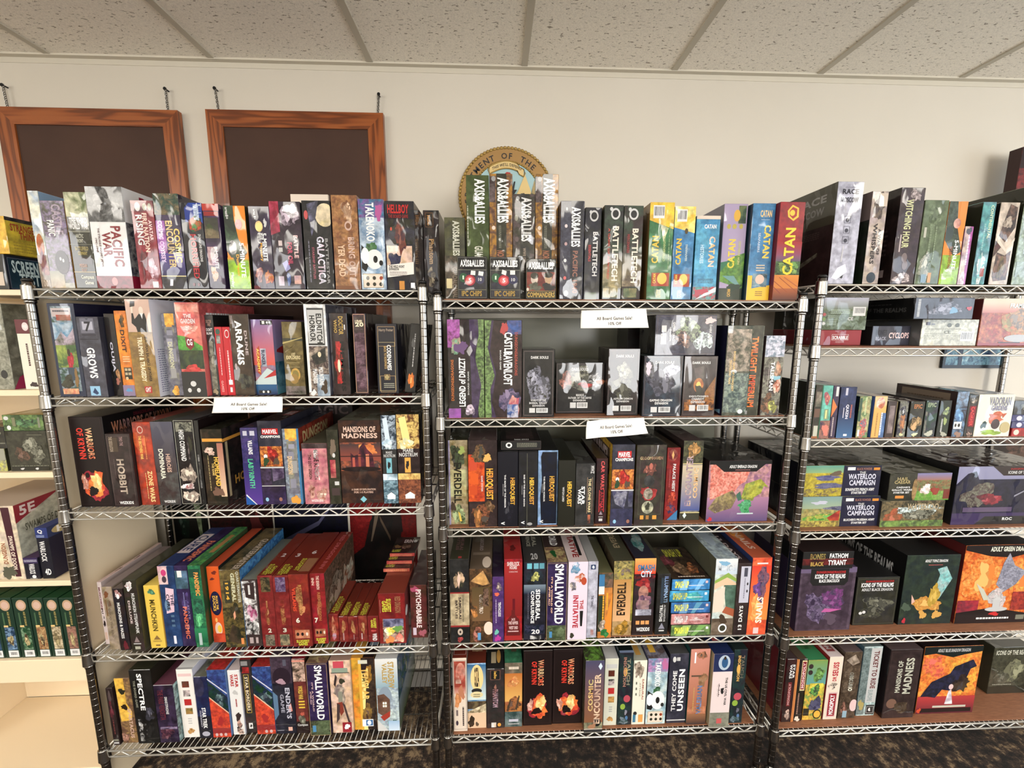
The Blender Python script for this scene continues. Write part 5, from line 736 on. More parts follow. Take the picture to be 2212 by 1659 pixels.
DATA['C4'] = r'''
1726 1893.5 .118 1137 .34|ba6/896:2|112|332|g 0 60 100 100 ab9 8aa;b 24 80 12 8 ccd;b 50 60 26 10 557/889:3;b 34 30 34 20 6a4/cb5:3;p 34,30,50,56,50,6,40,14 c53/a33;r 0 0 50 20 cb5/874:3;r 51 0 100 100 224;t THE 72 70 80 78 h ccc;t WATERLOO 58 54 94 70 h dde;t CAMPAIGN 60 36 94 52 h dde;t BLUCHER'S_PRUSSIAN_ARMY 56 18 96 26 h eee;t STARTER_SET 66 8 86 15 h eee;r 56 84 66 94 eee;t BLACK_POWDER 68 84 88 92 h a76;r 90 84 98 92 e93|battlefield box with red roof painting, lower of two|n=miniature_box
1732 1896 .118 1137 .34|cb3/ba4:2|112|332|g 0 76 100 100 9b8 6a9;b 30 60 22 10 669/779:3;b 34 34 30 10 668/779:3;r 0 0 50 24 cb3/875:3;b 42 74 10 10 765;r 51 0 100 100 224;t THE 72 72 80 80 h ccc;t WATERLOO 58 54 94 72 h dde;t CAMPAIGN 60 34 94 52 h dde;t BONAPARTE'S_FRENCH_ARMY 56 16 94 26 h eee;t STARTER_SET 64 6 84 14 h eee;r 56 84 66 94 eee;t BLACK_POWDER 68 84 88 92 h a76;r 90 84 98 92 e93;T;r 10 20 60 90 443/655|yellow battlefield box with troop columns, upper of two|n=miniature_box on=0
1899 2034 .101 1137 .34|875/443:2|333|776|b 20 40 20 34 b64/864:2;b 60 66 40 24 dee/554:5;b 60 46 34 24 998/332:5;r 0 0 100 24 8a5/564:2;t WATERLOO 40 64 90 90 h ba8|crinkly wrapped box with brown horse, lower right|n=miniature_box
1916 2048 .105 1137 .34|332/443|222|665|r 44 0 100 100 785/964:3;g 44 74 100 100 a76 88b;r 44 0 100 34 8a5/6a3:2;b 60 40 10 24 fee/cba;b 76 34 8 20 a43;r 90 4 100 40 832;t HAIL 12 74 30 86 h ba7;t CAESAR 8 62 34 74 h ba7;t CAESAR'S 12 46 34 52 h eee;t GALLIC_WARS 5 36 38 43 h eee;t STARTER_SET 8 26 34 33 h eee;r 12 8 26 18 e94;e 42 40 4 40 a85/443|box with roman soldiers on grass, upper right one|n=miniature_box on=2
2052 2262 1007 1132 .3|224/113|222|322|p 0,100,100,100,100,84,80,84,76,78,22,78,18,92,10,88,0,70 99b;p 34,100,96,100,86,84,46,84 322;t DUNGEONS&DRAGONS 52 94 80 97 h b33;t ICONS_OF_THE_REALMS 50 87 82 92 h ddd;p 0,20,100,20,100,0,0,0 436;p 24,0,34,14,100,14,100,0 222;t ROC 52 7 62 12 h eee;b 24 52 20 26 544/887:3;b 36 44 14 14 a34/623;r 10 22 60 30 657;p 60,50,80,68,80,66,60,47 99a|large violet windowed box with red winged figure|n=miniature_box
'''
DATA['C5'] = r'''
1716 1834.5 1226 1362 .28|545/656|435|546|r 0 92 100 100 768;r 4 2 94 90 434/545;p 18,98,86,98,86,78,80,72,24,72,18,78 222;t DUNGEONS&DRAGONS 28 91 80 95 h c33;t ICONS_OF_THE_REALMS 26 83 80 90 h fff;t BLACK_DRACOLICH 34 77 70 82 h fff;b 64 50 30 18 848/546:3;b 34 36 26 26 435/879:4;p 44,30,50,36,80,34,60,30 c6a;b 62 20 16 10 656;L;r 0 0 100 100 435|mauve box with purple skeletal dragon|n=miniature_box
1840 1930 1247 1350 .28|332/333|111|222|o 2 3 97 97 665;t DUNGEONS&DRAGONS 20 90 86 94 h c33;t ICONS_OF_THE_REALMS 10 80 86 89 h fff;t ADULT_BLACK_DRAGON 12 72 86 78 h ddd;b 54 46 42 20 776/333:3;b 40 26 30 18 554/333:4;e 16 26 4 3 ddd;e 24 28 4 3 ddd|smallest black box with smoky grey dragon|n=miniature_box
1938.5 2052 1199 1348 .3|233/343|111|222|t ADULT_TOPAZ_DRAGON 34 90 76 94 h eee;s 42 85 68 87 c66 1;p 60,50,66,72,60,80,76,84,90,66,70,36 8cc/abb:2;b 48 30 30 14 da5/c83:3;b 60 42 12 22 ca4/b93;b 70 14 10 8 da5;b 44 14 8 8 da5;p 18,44,26,34,20,30 eba;b 10 6 5 4 c34;b 10 26 10 8 565;L;r 0 0 100 100 111;t ICONS_OF_THE_REALMS 2 60 84 80 h bbb|dark green box with topaz yellow dragon|n=miniature_box
2060 2211 1177 1345 .3|d62/f94:2|622|222|b 30 60 30 34 fa5/e72:2;b 80 60 22 30 fb5/e63:2;r 0 12 30 30 b34/834;r 76 16 100 40 b43/933:2;p 0,100,100,100,100,92,66,84,36,86,0,94 211;t ADULT_GREEN_DRAGON 34 92 90 98 h eed;p 0,14,50,20,100,12,100,0,0,0 211;p 56,78,62,90,72,74,90,66,78,50,62,40,50,50 889/aab:3;b 54 32 18 14 bbb/dcc:3;p 22,52,34,44,44,30,36,30 ccb;r 50 16 60 30 ccc;e 56 18 16 3 ccc;b 54 12 9 3 d33;s 30 4 76 9 eee 1;r 86 4 98 10 887|orange box with silver grey winged dragon|n=miniature_box
1732 1841.5 1192 .02 .18|222|111|322|g 0 30 100 60 222 833;r 0 24 100 56 722/311;t BONES 14 56 44 90 h 863/a95;t BLACK 16 18 42 42 h ca5;t FATHOM 52 62 88 90 h fff;t TYRANT 50 22 86 52 h fff|flat black box with two-line white serif title|n=miniature_box on=0
'''
DATA['C6'] = r'''
1687 1709 1424 1560 .28|422/322|823|544|t STAR 58 70 80 92 d eee;t WARS 30 70 54 92 d eee;r 30 26 64 64 833;t MONOPOLY 36 28 58 62 u daa;b 50 12 34 10 ecb/433;r 92 0 100 100 e95|dark box with red side and white two-line word
1710 1730 1424 1558 .28|322/221|a64|654|r 46 50 96 98 eda;r 52 52 90 96 923;t MONOPOLY 58 54 84 94 u fdd;s 30 12 60 46 a87 1;r 0 0 12 100 e95;b 50 4 34 5 edc|slim black box with red framed name, orange edges
1732 1773 1426 1555 .28|eb4/8a5:2|332|496|g 0 60 100 100 6aa 8a5;b 60 76 34 14 7a5/453:2;e 16 90 12 4 433;e 16 80 12 4 433;r 20 44 90 62 ed5/dc4;b 50 50 36 10 7b5/454:2;b 60 26 40 14 446/668;r 0 8 30 20 332;e 74 10 22 8 332;e 74 10 17 6 eb4;T;r 20 20 80 80 585/374|yellow and green cartoon jungle box
1777 1806 1419 1554 .28|edc|a33|edd|t SEUSS 30 70 72 92 u c34;t DR 36 62 64 69 u c34;b 40 54 40 7 322/edc;r 20 4 84 44 dbb;r 24 6 78 42 a23;t MONOPOLY 34 8 68 40 u fff;T;r 20 10 80 70 a55;t MONOPOLY 30 14 70 66 u dcc|white box with red curly word and red name plate
1808 1845 1408 1552 .28|654/432:2|432|766|p 10,88,60,96,90,84,50,80 ba9/765;r 10 40 84 76 543/765:3;t OBSCURIO 40 42 64 70 d eed/333;e 84 20 22 9 ecc;b 30 14 24 12 a76/432:3;r 26 2 50 12 9bc;T;e 60 40 26 20 998|murky brown box with white outlined word
1848 1887 1397 1546 .28|cdd/9bb:2|578|788|r 0 2 40 98 899/677:3;r 40 20 96 98 ccc;t TICKET_TO_RIDE 56 40 84 94 d 733;t EUROPE 50 22 76 38 d 9aa;r 50 2 96 16 333;o 54 4 92 14 ddd;b 70 9 9 3 eee;b 20 16 18 10 ba6|pale grey box with maroon railway lettering
1904 1971.5 1403 1551 .3|322/433|211|655|o 4 3 95 97 544;t MADNESS 52 36 78 88 u ccb;t MANSIONS_OF 28 38 44 84 u ccb;e 24 22 16 7 865;b 56 16 30 10 432/654:2;T;r 10 20 90 80 443|dark brown box with silver title reading upward
1976 2099 1396 1540 .3|e73/fa4:2|322|211|b 70 60 34 30 fb4/e83:2;b 20 70 24 20 e65/f94:2;g 0 0 100 26 623 c44;p 0,100,100,100,100,92,70,88,50,84,20,90,0,88 122;t ADULT_BLUE_SHADOW_DRAGON 22 92 78 97 h ccc;p 4,26,20,48,50,60,56,70,86,80,94,70,84,66,80,54,70,52,66,40,54,34,40,36,30,24,16,26 223/335:2;b 70 44 18 16 322/543;p 48,14,52,34,56,36,62,14 eee/cbc;e 55 40 4 4 ecc;r 28 9 86 12 ccb;r 4 2 96 8 211;b 5 5 5 4 d53|fiery orange box with dark blue dragon|n=miniature_box
2131 2214 1398 1497 .3|554/443:2|443|332|t ICONS_OF_THE_REALMS 6 84 96 94 h ddc;b 60 50 34 30 997/665:3;b 30 34 24 20 665/443;r 0 0 100 16 332;s 10 18 60 22 aa9 1|grey brown box with misty castle art at far right|n=miniature_box
'''
DATA['D1'] = r'''
-70 20 548 .0 .25|222|223|332|R;r 3 4 60 92 134/245;o 3 4 60 92 889;t SCREEN 7 50 38 86 h dee;t TEST 14 16 38 50 h dee;F;r 60 12 92 50 dcb|black box with blue panel on the white bookcase|n=board_game_box
-70 21 .115 .0 .25|fc4/eb3|ec3/db3|321|R;r 0 90 100 100 322/654;t STRANGER 5 64 36 84 h c52;t THINGS 14 44 38 64 h c52;s 6 6 36 38 ca3 4|yellow box with red words on the bookcase|on=0
'''
DATA['D2'] = r'''
-60 32 655 .0 .2|aa9/887:2|776/998|bbb|s 50 78 86 92 c56 1;e 60 16 8 5 333;e 82 18 8 5 333;b 30 40 30 20 998/cba:3;p 0,0,20,0,14,14,0,16 c37;R;p 0,0,40,0,40,26,10,14 b36;b 50 60 40 30 443/887:3|large grey misty box inside the bookcase upper compartment
56 90 690 .0 .2|eed|dcc|722|r 0 80 100 100 723;e 60 90 20 6 edd;b 60 90 16 4 eee;s 40 34 66 66 633 1;b 60 7 30 5 433|white box with maroon band inside the bookcase
'''
DATA['D3'] = r'''
19 112 931 .0 .2|443/332:2|222|332|b 60 62 26 26 998/554:4;b 34 40 20 24 754/332:3;b 76 40 20 26 887/443:4;r 4 2 96 12 221;s 6 12 96 15 998 1;b 30 6 6 3 ddd;b 66 6 6 3 ddd;s 54 88 90 93 776 1|dark box crowded with grey armoured figures|n=miniature_box
-70 17 .08 .0 .2|998/cc6:2|443|ba8|r 0 50 100 100 aa9|pale grey yellow box at bookcase left edge|n=miniature_box
-70 15 .075 .0 .2|222/332|222|332|t o 70 60 92 84 h 998;s 60 20 98 30 998 1|small black box stacked on a pale one|n=miniature_box on=1
0 96 .055 .0 .2|352/795:2|332|ba6|e 14 20 5 14 eee;e 10 80 6 12 ddd;b 56 50 36 34 585/121:3;s 84 20 96 84 998 1;r 24 30 32 84 886|green striped flat box above the armoured figures|n=miniature_box on=0
'''
DATA['D4'] = r'''
-70 56 1094 .0 .25|edb/dcb|ccb/bba|cba|p 78,98,92,98,94,4,84,4 523;t SWAMPS_OF_DOOM 83 14 90 60 d edc;t DUNGEON 68 22 76 50 u a64;b 66 88 8 10 665;b 30 40 22 20 998;b 74 10 14 12 665;R;p 0,100,60,100,0,76 a34;t 5E 6 84 26 97 h edd;t SWAMPS_OF_DOOM 10 62 70 72 h 776|tall parchment white box with purple vertical stripe
57 88 1205 .0 .2|223|223|536|r 0 74 100 100 436;s 6 80 94 92 dde 2;t WARLOCK 34 24 74 72 d eee;e 60 12 14 8 eee;r 30 3 80 5 bbb|short black box with purple top band
93 119 1140 .0 .22|223/112|224|348|r 0 80 100 100 348;t Q 20 88 60 96 h eee;s 6 81 70 86 bce 2;t WARLOCK 20 34 64 74 d eee;t 4D 30 8 80 20 h fff;R;r 0 80 100 100 347;e 30 90 24 9 cb8;t HD 14 84 46 96 h fff;p 20,0,70,24,70,14,36,0 347|tall black box with royal blue top band
'''
DATA['D5'] = r'''
-22 12 1292 .0 .24|243|132|253|e 56 88 34 9 ca8;e 56 88 24 6 dba;t AGE_OF_SIGMAR 62 54 76 78 d ba6;r 28 54 38 76 575;r 26 44 54 55 ec8;r 26 14 90 52 246/468:3;b 56 30 22 12 cb8/543;r 26 2 92 13 eee;c 36 4 84 11|green box with round gold seal, cut by the left frame edge|n=card_game_box
13.5 46 1292 .0 .24|243|132|253|e 56 88 34 9 ca8;e 56 88 24 6 dba;t AGE_OF_SIGMAR 62 54 76 78 d ba6;r 28 54 38 76 575;r 26 44 54 55 ec8;r 26 14 90 52 246/8ac:3;b 56 30 22 12 cb8/543;r 26 2 92 13 eee;c 36 4 84 11|green box with round gold seal, fifth from the right panel|n=card_game_box
48 80 1292 .0 .24|243|132|253|e 56 88 34 9 ca8;e 56 88 24 6 dba;t AGE_OF_SIGMAR 62 54 76 78 d ba6;r 28 54 38 76 575;r 26 44 54 55 ec8;r 26 14 90 52 253/8a8:3;b 56 30 22 12 cb8/543;r 26 2 92 13 eee;c 36 4 84 11|green box with round gold seal, fourth from the right panel|n=card_game_box
82 112.5 1292 .0 .24|243|132|253|e 56 88 34 9 ca8;e 56 88 24 6 dba;t AGE_OF_SIGMAR 62 54 76 78 d ba6;r 28 54 38 76 575;r 26 44 54 55 ec8;r 26 14 90 52 964/ca7:3;b 56 30 22 12 cb8/543;r 26 2 92 13 eee;c 36 4 84 11|green box with round gold seal, third from the right panel|n=card_game_box
114 144.5 1292 .0 .24|243|132|253|e 56 88 34 9 ca8;e 56 88 24 6 dba;t AGE_OF_SIGMAR 62 54 76 78 d ba6;r 28 54 38 76 575;r 26 44 54 55 ec8;r 26 14 90 52 875/dca:3;b 56 30 22 12 cb8/543;r 26 2 92 13 eee;c 36 4 84 11|green box with round gold seal, second from the right panel|n=card_game_box
146.5 177 1292 .0 .24|243|132|253|e 56 88 34 9 ca8;e 56 88 24 6 dba;t AGE_OF_SIGMAR 62 54 76 78 d ba6;r 28 54 38 76 575;r 26 44 54 55 ec8;r 26 14 90 52 865/b87:3;b 56 30 22 12 cb8/543;r 26 2 92 13 eee;c 36 4 84 11|green box with round gold seal, nearest the bookcase right panel|n=card_game_box
'''

MATTE = {'A3': [0, 4, 10], 'A4': [1, 4, 8], 'B1': [17, 14], 'B3': [2, 3, 4, 5, 8, 13], 'B4': [5, 6, 15, 19], 'B5': [4, 5, 7, 10, 12], 'C4': [], 'C5': [0, 1, 2, 3, 4], 'C6': [3, 7], 'D4': [0, 1, 2], 'D5': [0, 1, 2, 3, 4, 5], 'A5': [4]}
CHECK = False
for key, txt in DATA.items():
    rn, ri = key[0], int(key[1])-1
    if rn == 'D': deck = DZ[ri]+.0005; ybase = .045; ymax = YBC-.012
    else:
        deck = RACKS[rn][1][ri]+ZO+.0009 + (.0034 if (rn == 'B' or (rn == 'C' and ri > 0)) else 0); ybase = 0; ymax = .417
    rows = [l for l in txt.strip().split('\n') if l]; R = []
    for i, l in enumerate(rows):
        q = l.split('|'); n = q[0].split(); xl, xr, yt, yb, dep = map(float, n[:5])
        o = dict(i=i, cols=q[1:4], art=q[4], label=q[5], opts=(q[6] if len(q) > 6 else ''))
        o['on'] = int(o['opts'].split('on=')[1].split()[0]) if 'on=' in o['opts'] else None
        o['name'] = o['opts'].split('n=')[1].split()[0] if o['opts'].startswith('n=') else 'board_game_box'
        lean = 0
        for w_ in o['opts'].split():
            if w_[0] == 'l' and w_[1:].isdigit(): lean = int(w_[1:])
        base = deck
        if o['on'] is not None: base = R[o['on']]['z1']+.0004
        if yb > 100: y0 = max(at_z((xl+xr)/2, yb, deck).y, -.008) if o['on'] is None else R[o['on']]['y0']+.004
        else: y0 = yb+ybase
        a = x_at(xl, y0, base); c = x_at(xr, y0, base)
        if yt < 1: h = yt
        else: h = z_at(yt, (a+c)/2, y0)-base
        dep = min(dep, ymax-y0)
        o.update(x0=a, x1=c, y0=y0, y1=y0+dep, z0=base, z1=base+h, lean=lean); R.append(o)
    if rn != 'D':
        for o in R:
            if o['i'] == 15 and key == 'A1': continue
            o['x0'] = max(o['x0'], RACKS[rn][0]+.0205); o['x1'] = min(o['x1'], RACKS[rn][0]+W-.0205)
            if o['x1']-o['x0'] < .014: o['x0'] = o['x1']-.014
    # neighbours must not share space: the one standing further back gives way
    for _ in range(3):
        for i, p in enumerate(R):
            for q in R[i+1:]:
                if p['z0'] > q['z1']-.0005 or q['z0'] > p['z1']-.0005 or p['y0'] > q['y1'] or q['y0'] > p['y1']: continue
                l, r = (p, q) if p['x0']+p['x1'] < q['x0']+q['x1'] else (q, p)
                ov = l['x1']+.0008-r['x0']
                if ov > 0 and min(l['x1'], r['x1'])-max(l['x0'], r['x0']) > -.0008:
                    if l['y0'] >= r['y0'] and l['y0'] - r['y0'] > .02 and min(p['x1']-p['x0'], q['x1']-q['x0']) < ov*1.5:
                        l['y0'] = l['y0']; 
                    if l['y0'] > r['y0']: l['x1'] -= min(ov, (l['x1']-l['x0'])*.6)
                    else: r['x0'] += min(ov, (r['x1']-r['x0'])*.6)
    if CHECK:
        for o in R:
            if rn != 'D':
                zs = RACKS[rn][1]; nxt = (zs[ri-1]+ZO-.031) if ri else 9
                if o['z1'] > nxt: print('TALL', key, o['i'], round(o['z1']-nxt, 3), o['label'])
                if o['x0'] < RACKS[rn][0]+.013: print('XL', key, o['i'], round(o['x0']-RACKS[rn][0], 3), round(o['y0'], 3), o['label'])
                if o['x1'] > RACKS[rn][0]+W-.013: print('XR', key, o['i'], round(o['x1']-RACKS[rn][0]-W, 3), round(o['y0'], 3), o['label'])
                if o['x1']-o['x0'] < .012: print('THIN', key, o['i'], o['x1']-o['x0'])
    for o in R:
        wd, ht, dp = o['x1']-o['x0'], o['z1']-o['z0'], o['y1']-o['y0']
        B = Box(wd, ht, dp, random.Random(hash((key, o['i'])) if False else ord(key[0])*1000+ri*100+o['i']))
        B.art(o['art']); wrap = o['i'] not in MATTE.get(key, [])
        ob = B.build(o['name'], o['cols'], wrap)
        ob.location = ((o['x0']+o['x1'])/2, o['y0'], o['z0'])
        if o['lean']: ob.rotation_euler = (0, math.radians(o['lean']), 0); ob.location.z += wd/2*math.sin(math.radians(o['lean']))
        if rn == 'D': suf = '' 
        else: suf = ', %s rack, %s shelf' % (SIDE[rn], shname(rn, ri))
        cat = {'expansion_box': 'board game', 'card_game_box': 'card game', 'miniature_box': 'miniatures box'}.get(o['name'], 'board game')
        grp = ('boxes on level %d of the white bookcase' % (ri+1)) if rn == 'D' else 'boxes on the %s shelf of the %s rack' % (shname(rn, ri), SIDE[rn])
        tag(ob, o['label']+suf, cat, grp)
# ---------------------------------------------------------------- framed boards on chains
def frame(x0, x1, z0, z1, chains, label, tilt=0):
    t = empty('framed_board', ((x0+x1)/2, YB-.03, z0)); tag(t, label, 'picture frame', 'oak framed boards on the wall')
    w2 = (x1-x0)/2; h = z1-z0; fw = .062; d = .022
    b = MB(); b.box((-w2+fw-.006, .006, fw-.006), (w2-fw+.006, .012, h-fw+.006)); b.build('backing_canvas', 'brown_canvas', t)
    for (za, zb, s) in ((0, fw, 1), (h-fw, h, -1)):
        b = MB(); zo, zi = (za, zb) if s == 1 else (zb, za)
        v = [(-w2, zo), (w2, zo), (w2-fw, zi), (-w2+fw, zi)]
        if s == -1: v = v[::-1]
        b.add([(x, 0, z) for x, z in v]+[(x, d, z) for x, z in v], [(0, 1, 2, 3), (7, 6, 5, 4)]+[(i, i+4, (i+1) % 4+4, (i+1) % 4) for i in range(4)]); b.build('frame_rail', 'oak_across', t)
    for s in (-1, 1):
        b = MB(); v = [(s*w2, 0), (s*(w2-fw), fw), (s*(w2-fw), h-fw), (s*w2, h)]
        if s == 1: v = v[::-1]
        v = v[::-1] if s == -1 else v[::-1]
        b.add([(x, 0, z) for x, z in v]+[(x, d, z) for x, z in v], [(0, 1, 2, 3), (7, 6, 5, 4)]+[(i, i+4, (i+1) % 4+4, (i+1) % 4) for i in range(4)]); b.build('frame_stile', 'oak_upright', t)
    for (cx, cz, nx, nz) in chains:
        b = MB(); n = 11; X = cx-(x0+x1)/2; Z = cz-z0
        for i in range(n):
            f0 = i/n; px = X+(nx-cx)*f0; pz = Z+(nz-cz)*f0; a = (i % 2)*math.pi/2
            pts = [(px+math.cos(q)*.0045*math.cos(a), .012+math.cos(q)*.0045*math.sin(a), pz+.0065+math.sin(q)*.0075) for q in [k_*math.pi/4 for k_ in range(9)]]
            b.tube(pts, .0013, 5)
        ch = b.build('chain', 'chrome', t)
        b = MB(); nx_, nz_ = nx-(x0+x1)/2, nz-z0; b.tube([(nx_, .029, nz_), (nx_, .012, nz_), (nx_, .008, nz_)], .003, 10, radii=[.0028, .0028, .0065]); b.build('wall_nail', 'nail', ch)
    return t
frame(-1.925, -1.243, 1.35, 2.434+ZO, [(-1.89, 2.43+ZO, -1.895, 2.515+ZO), (-1.287, 2.43+ZO, -1.288, 2.515+ZO)], 'oak framed brown board on chains, nearer the left edge')
f2 = frame(-1.137, -.447, 1.35, 2.440+ZO, [(-1.093, 2.436+ZO, -1.099, 2.521+ZO), (-.47, 2.436+ZO, -.463, 2.513+ZO)], 'oak framed brown board on chains, the right-hand one')
# ---------------------------------------------------------------- round plaque
cx, cz = .047, 2.128+ZO; RS = .196
pl = empty('wall_plaque', (cx, YB, cz)); tag(pl, 'round gold rimmed military seal plaque on the wall behind tall boxes', 'plaque')
def disc(name, r, y0, y1, m, col=None):
    b = MB(); n = 64
    vs = [(0, y0, 0)]+[(r*math.cos(2*math.pi*i/n), y0, r*math.sin(2*math.pi*i/n)) for i in range(n)]+[(r*math.cos(2*math.pi*i/n), y1, r*math.sin(2*math.pi*i/n)) for i in range(n)]
    b.add(vs, [(0, i+1, (i+1) % n+1) for i in range(n)]+[(i+1, i+1+n, (i+1) % n+1+n, (i+1) % n+1) for i in range(n)]); return b.build(name, m, pl)
M['seal_blue'] = simple('seal_blue', '9fc0c4', .5); M['seal_tan'] = simple('seal_tan', 'd8bd80', .5); M['seal_brown'] = simple('seal_brown', 'a07c48', .45, .2); M['seal_red'] = simple('seal_red', 'a8302c', .5)
disc('lettered_ring', RS-.006, -.022, 0, 'seal_brown'); disc('blue_field', .137, -.0245, -.02, 'seal_blue')
def ring(name, R_, r_, y, n, m):
    b = MB()
    for i in range(n):
        a0 = 2*math.pi*i/n; a1 = 2*math.pi*(i+.95)/n; pts = [];
        for k_ in range(3):
            a = a0+(a1-a0)*k_/2; pts.append((R_*math.cos(a), y, R_*math.sin(a)))
        b.tube(pts, r_, 6, radii=[r_*.6, r_, r_*.6])
    return b.build(name, m, pl)
ring('rope_rim', RS-.002, .0075, -.02, 84, 'gold'); ring('inner_rope', .141, .0045, -.024, 84, 'gold')
b = MB(); S = 'DEPARTMENT OF THE ARMY'
for i, ch in enumerate(S):
    if ch == ' ': continue
    a = math.radians(158 - (i-4)*9.2); vs, fs, asp = glyphs(ch, .02); hh = .023; ww = min(hh*asp, .025)
    pts = []
    for p in vs:
        r_ = .151+p[1]*hh; t_ = (p[0]-.5)*ww
        pts.append((math.cos(a)*r_+math.sin(a)*t_, -.0226, math.sin(a)*r_-math.cos(a)*t_))
    b.add(pts, fs)
b.build('ring_lettering', 'ink', pl)
def flat(name, pts, y, th, m):
    b = MB(); n = len(pts); b.add([(x, y, z) for x, z in pts]+[(x, y+th, z) for x, z in pts], [tuple(range(n)), tuple(range(2*n-1, n-1, -1))]+[(i, i+n, (i+1) % n+n, (i+1) % n) for i in range(n)]); return b.build(name, m, pl)
b = MB(); pts = [(-.07+.14*i/16, .105+.022*math.sin(i/16*math.pi)-.01*(i > 13)) for i in range(17)]
v = [(x, -.028, z+.013) for x, z in pts]+[(x, -.028, z-.013) for x, z in pts]; b.add(v, [(i, i+17, i+18, i+1) for i in range(16)]); 
sc_ = b.build('motto_scroll', 'seal_tan', pl)
b = MB(); b.tube([(x, -.028, z+.014) for x, z in pts]+[(pts[-1][0]+.006, -.028, pts[-1][1]), (pts[-1][0], -.028, pts[-1][1]-.014)]+[(x, -.028, z-.014) for x, z in pts[::-1]]+[(pts[0][0]-.006, -.028, pts[0][1]), (pts[0][0], -.028, pts[0][1]+.014)], .0025, 6); b.build('scroll_edge', 'gold', sc_)
b = MB(); vs, fs, a_ = glyphs("THIS WE'LL DEFEND", .01)
for_pts = []
for p in vs:
    q = p[0]; for_pts.append((-.06+.12*q, -.0292, .105+.022*math.sin((q*.86+.07)*math.pi)+(p[1]-.5)*.012))
b.add(for_pts, fs); b.build('motto_lettering', 'ink', sc_)
flat('red_cap', [(-.012, .088), (.0, .098), (.014, .096), (.02, .086), (.016, .07), (-.01, .07)], -.03, .006, 'seal_red')
flat('tent_flag', [(.075, .09), (.098, .03), (.11, -.03), (.02, -.03), (.05, .03)], -.029, .005, 'seal_tan')
flat('black_bolt', [(.03, .062), (.036, .062), (.03, .03), (.042, .03), (.005, -.03), (.012, -.03), (.022, .012), (.014, .012)], -.028, .003, 'ink')
flat('helmet_emblem', [(.05, .0), (.058, .014), (.072, .016), (.082, .004), (.084, -.03), (.05, -.03)], -.032, .004, 'nail')
# ---------------------------------------------------------------- paper sale signs
def sign(pts, label, bend, yaw=0):
    # pts: photo corners TL, TR, BR, BL, hung on the shelf's front rail
    y = -.0125
    P = [at_y(u, v, y) for u, v in pts]; t = empty('sale_sign', P[0]); tag(t, label, 'paper sign', 'printed paper sale signs on the rails')
    def S_(a, c):
        top = P[0].lerp(P[1], a); bot = P[3].lerp(P[2], a); p = bot.lerp(top, c)-P[0]
        p.y -= bend*((1-c)**2*.02+.008*math.sin(a*math.pi)*(1-c)) + (.012*max(0, .25-a)*4*bend); return p
    b = MB(); n = 16
    vs = [S_(i/n, j/6) for j in range(7) for i in range(n+1)]; fs = [(j*(n+1)+i, j*(n+1)+i+1, (j+1)*(n+1)+i+1, (j+1)*(n+1)+i) for j in range(6) for i in range(n)]
    b.add(vs, fs, 0, True); sh = b.build('paper_sheet', 'paper', t)
    so = sh.modifiers.new('s', 'SOLIDIFY'); so.thickness = .0004; so.offset = 1
    b = MB()
    for (s_, a0, a1, c0, c1) in (('All Board Games Sale!', .24, .77, .44, .62), ('10% Off', .41, .6, .16, .33)):
        vs, fs, a_ = glyphs(s_, .022); q = []
        for p in vs: w_ = S_(a0+(a1-a0)*p[0], c0+(c1-c0)*p[1]); w_.y -= .0009; q.append(w_)
        b.add(q, fs)
    b.build('printed_lettering', 'ink', t)
sign([(465, 858), (610, 857), (613, 889), (465, 890)], 'white paper sale sign on the left rack second shelf rail', .5)
sign([(1255, 671), (1396, 667), (1399, 708), (1252, 709)], 'white paper sale sign on the middle rack top shelf rail', .5)
sign([(1266, 908), (1391, 902), (1394, 932), (1260, 941)], 'curled white paper sale sign on the middle rack second shelf rail', 1.3)
# ---------------------------------------------------------------- posters and odds on the back wall
def wallart(name, x0, x1, z0, z1, cols, art, label, cat, y=YB-.002, th=.0015):
    B = Box(x1-x0, z1-z0, th, random.Random(int(x0*100))); B.art(art); o = B.build(name, cols, False); o.location = ((x0+x1)/2, y-th, z0); tag(o, label, cat); return o
wallart('wall_poster', -1.47, -1.32, .5, 1.42, ['111/132', '111', '111'], 'r 0 0 82 100 111;p 58,60,82,70,82,20 9a8/675;b 30 40 20 10 132/111', 'black and green poster on the wall behind the left rack', 'poster')
wallart('wall_poster', -1.312, -1.03, .5, 1.6, ['411/211:2', '111', '111'], 'b 40 60 30 14 622/311;b 74 30 16 8 733;b 30 20 30 10 302', 'dark red poster left of the navy one behind the left rack', 'poster')
wallart('wall_poster', -1.022, -.69, .5, 1.6, ['112/113:2', '111', '111'], 'p 10,26,60,34,90,46,88,44,60,32,12,24 668;b 70 14 24 8 236/113;b 40 70 24 8 223', 'navy black poster with pale blade behind the left rack', 'poster')
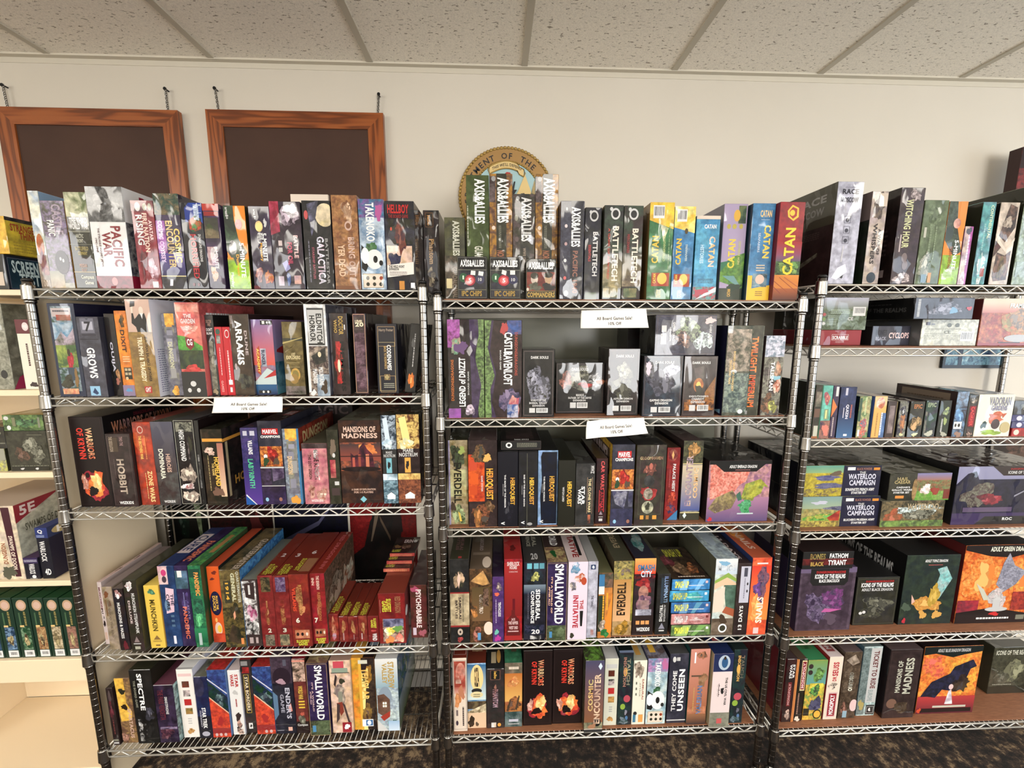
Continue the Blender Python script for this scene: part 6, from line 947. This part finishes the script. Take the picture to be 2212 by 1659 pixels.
wallart('wall_poster', -.68, -.375, .5, 1.72, ['811/711:2', '111', '111'], 'p 0,16,20,20,34,34,64,36,80,18,84,0,0,0 111/211;b 20 36 24 8 922/811;b 70 30 12 12 211;p 40,36,30,22,32,22,44,33 765;p 44,33,60,24,60,22,46,30 654;b 50 60 40 14 411/711;b 40 84 40 10 311/611', 'red and black poster with dark silhouette behind the left rack', 'poster')
wallart('wall_picture', 2.06, 2.36, 1.575, 1.83, ['8bc/368:2', '123', '123'], 'r 0 0 100 6 123;r 0 0 4 100 123;b 40 40 20 34 cee/6ac;b 70 40 14 30 247/8bd;r 24 6 30 60 135', 'blue icy landscape picture low on the wall behind right rack', 'picture', th=.012)
wallart('wall_poster', 2.17, 2.75, .9, 1.3, ['432/643:2', '211', '211'], 'b 60 50 30 24 865/432;b 30 70 24 14 321', 'murky brown poster on the wall behind the right rack', 'poster')
bx0, bx1 = at_y(985, 800, .43).x, at_y(1562, 700, .43).x
wallart('grey_board', bx0, bx1, .45, 1.80, ['998', '665', '665'], '', 'guessed dark grey board against the wall behind the middle rack', 'display board', y=.444, th=.008)  # guessed board, makes the area behind the middle rack darker
# sheets and boxes standing behind the front rows
def extra(name, x0, x1, y0, y1, z0, z1, cols, art, label, cat, wrap=False):
    B = Box(x1-x0, z1-z0, y1-y0, random.Random(3)); B.art(art); o = B.build(name, cols, wrap); o.location = ((x0+x1)/2, y0, z0); tag(o, label, cat); return o
zt = RACKS['A'][1][0]+ZO+.001
extra('cardboard_sheet', -.800, -.655, .352, .366, zt, 2.108+ZO, ['fed', 'edc', 'fff'], '', 'cream card standing behind the boxes on left rack top shelf', 'card sheet')
zt = RACKS['C'][1][0]+ZO+.001
extra('board_game_box', 2.15, 2.285, .34, .385, zt, 2.325+ZO, ['933/622:2', '422', '211'], 'r 0 86 100 100 311;b 16 50 10 20 211;b 70 60 20 16 d95/822', 'tall dark red box standing at the wall, far right above', 'board game')
zt = RACKS['A'][1][2]+ZO+.001
extra('board_game_box', -.84, -.6, .338, .41, zt, 1.262+ZO+.02, ['211', '111', '211'], 't MAGIC 14 84 92 97 h 766', 'black box with faint grey letters behind left rack third shelf', 'board game')
zt = RACKS['C'][1][4]+ZO+.0045
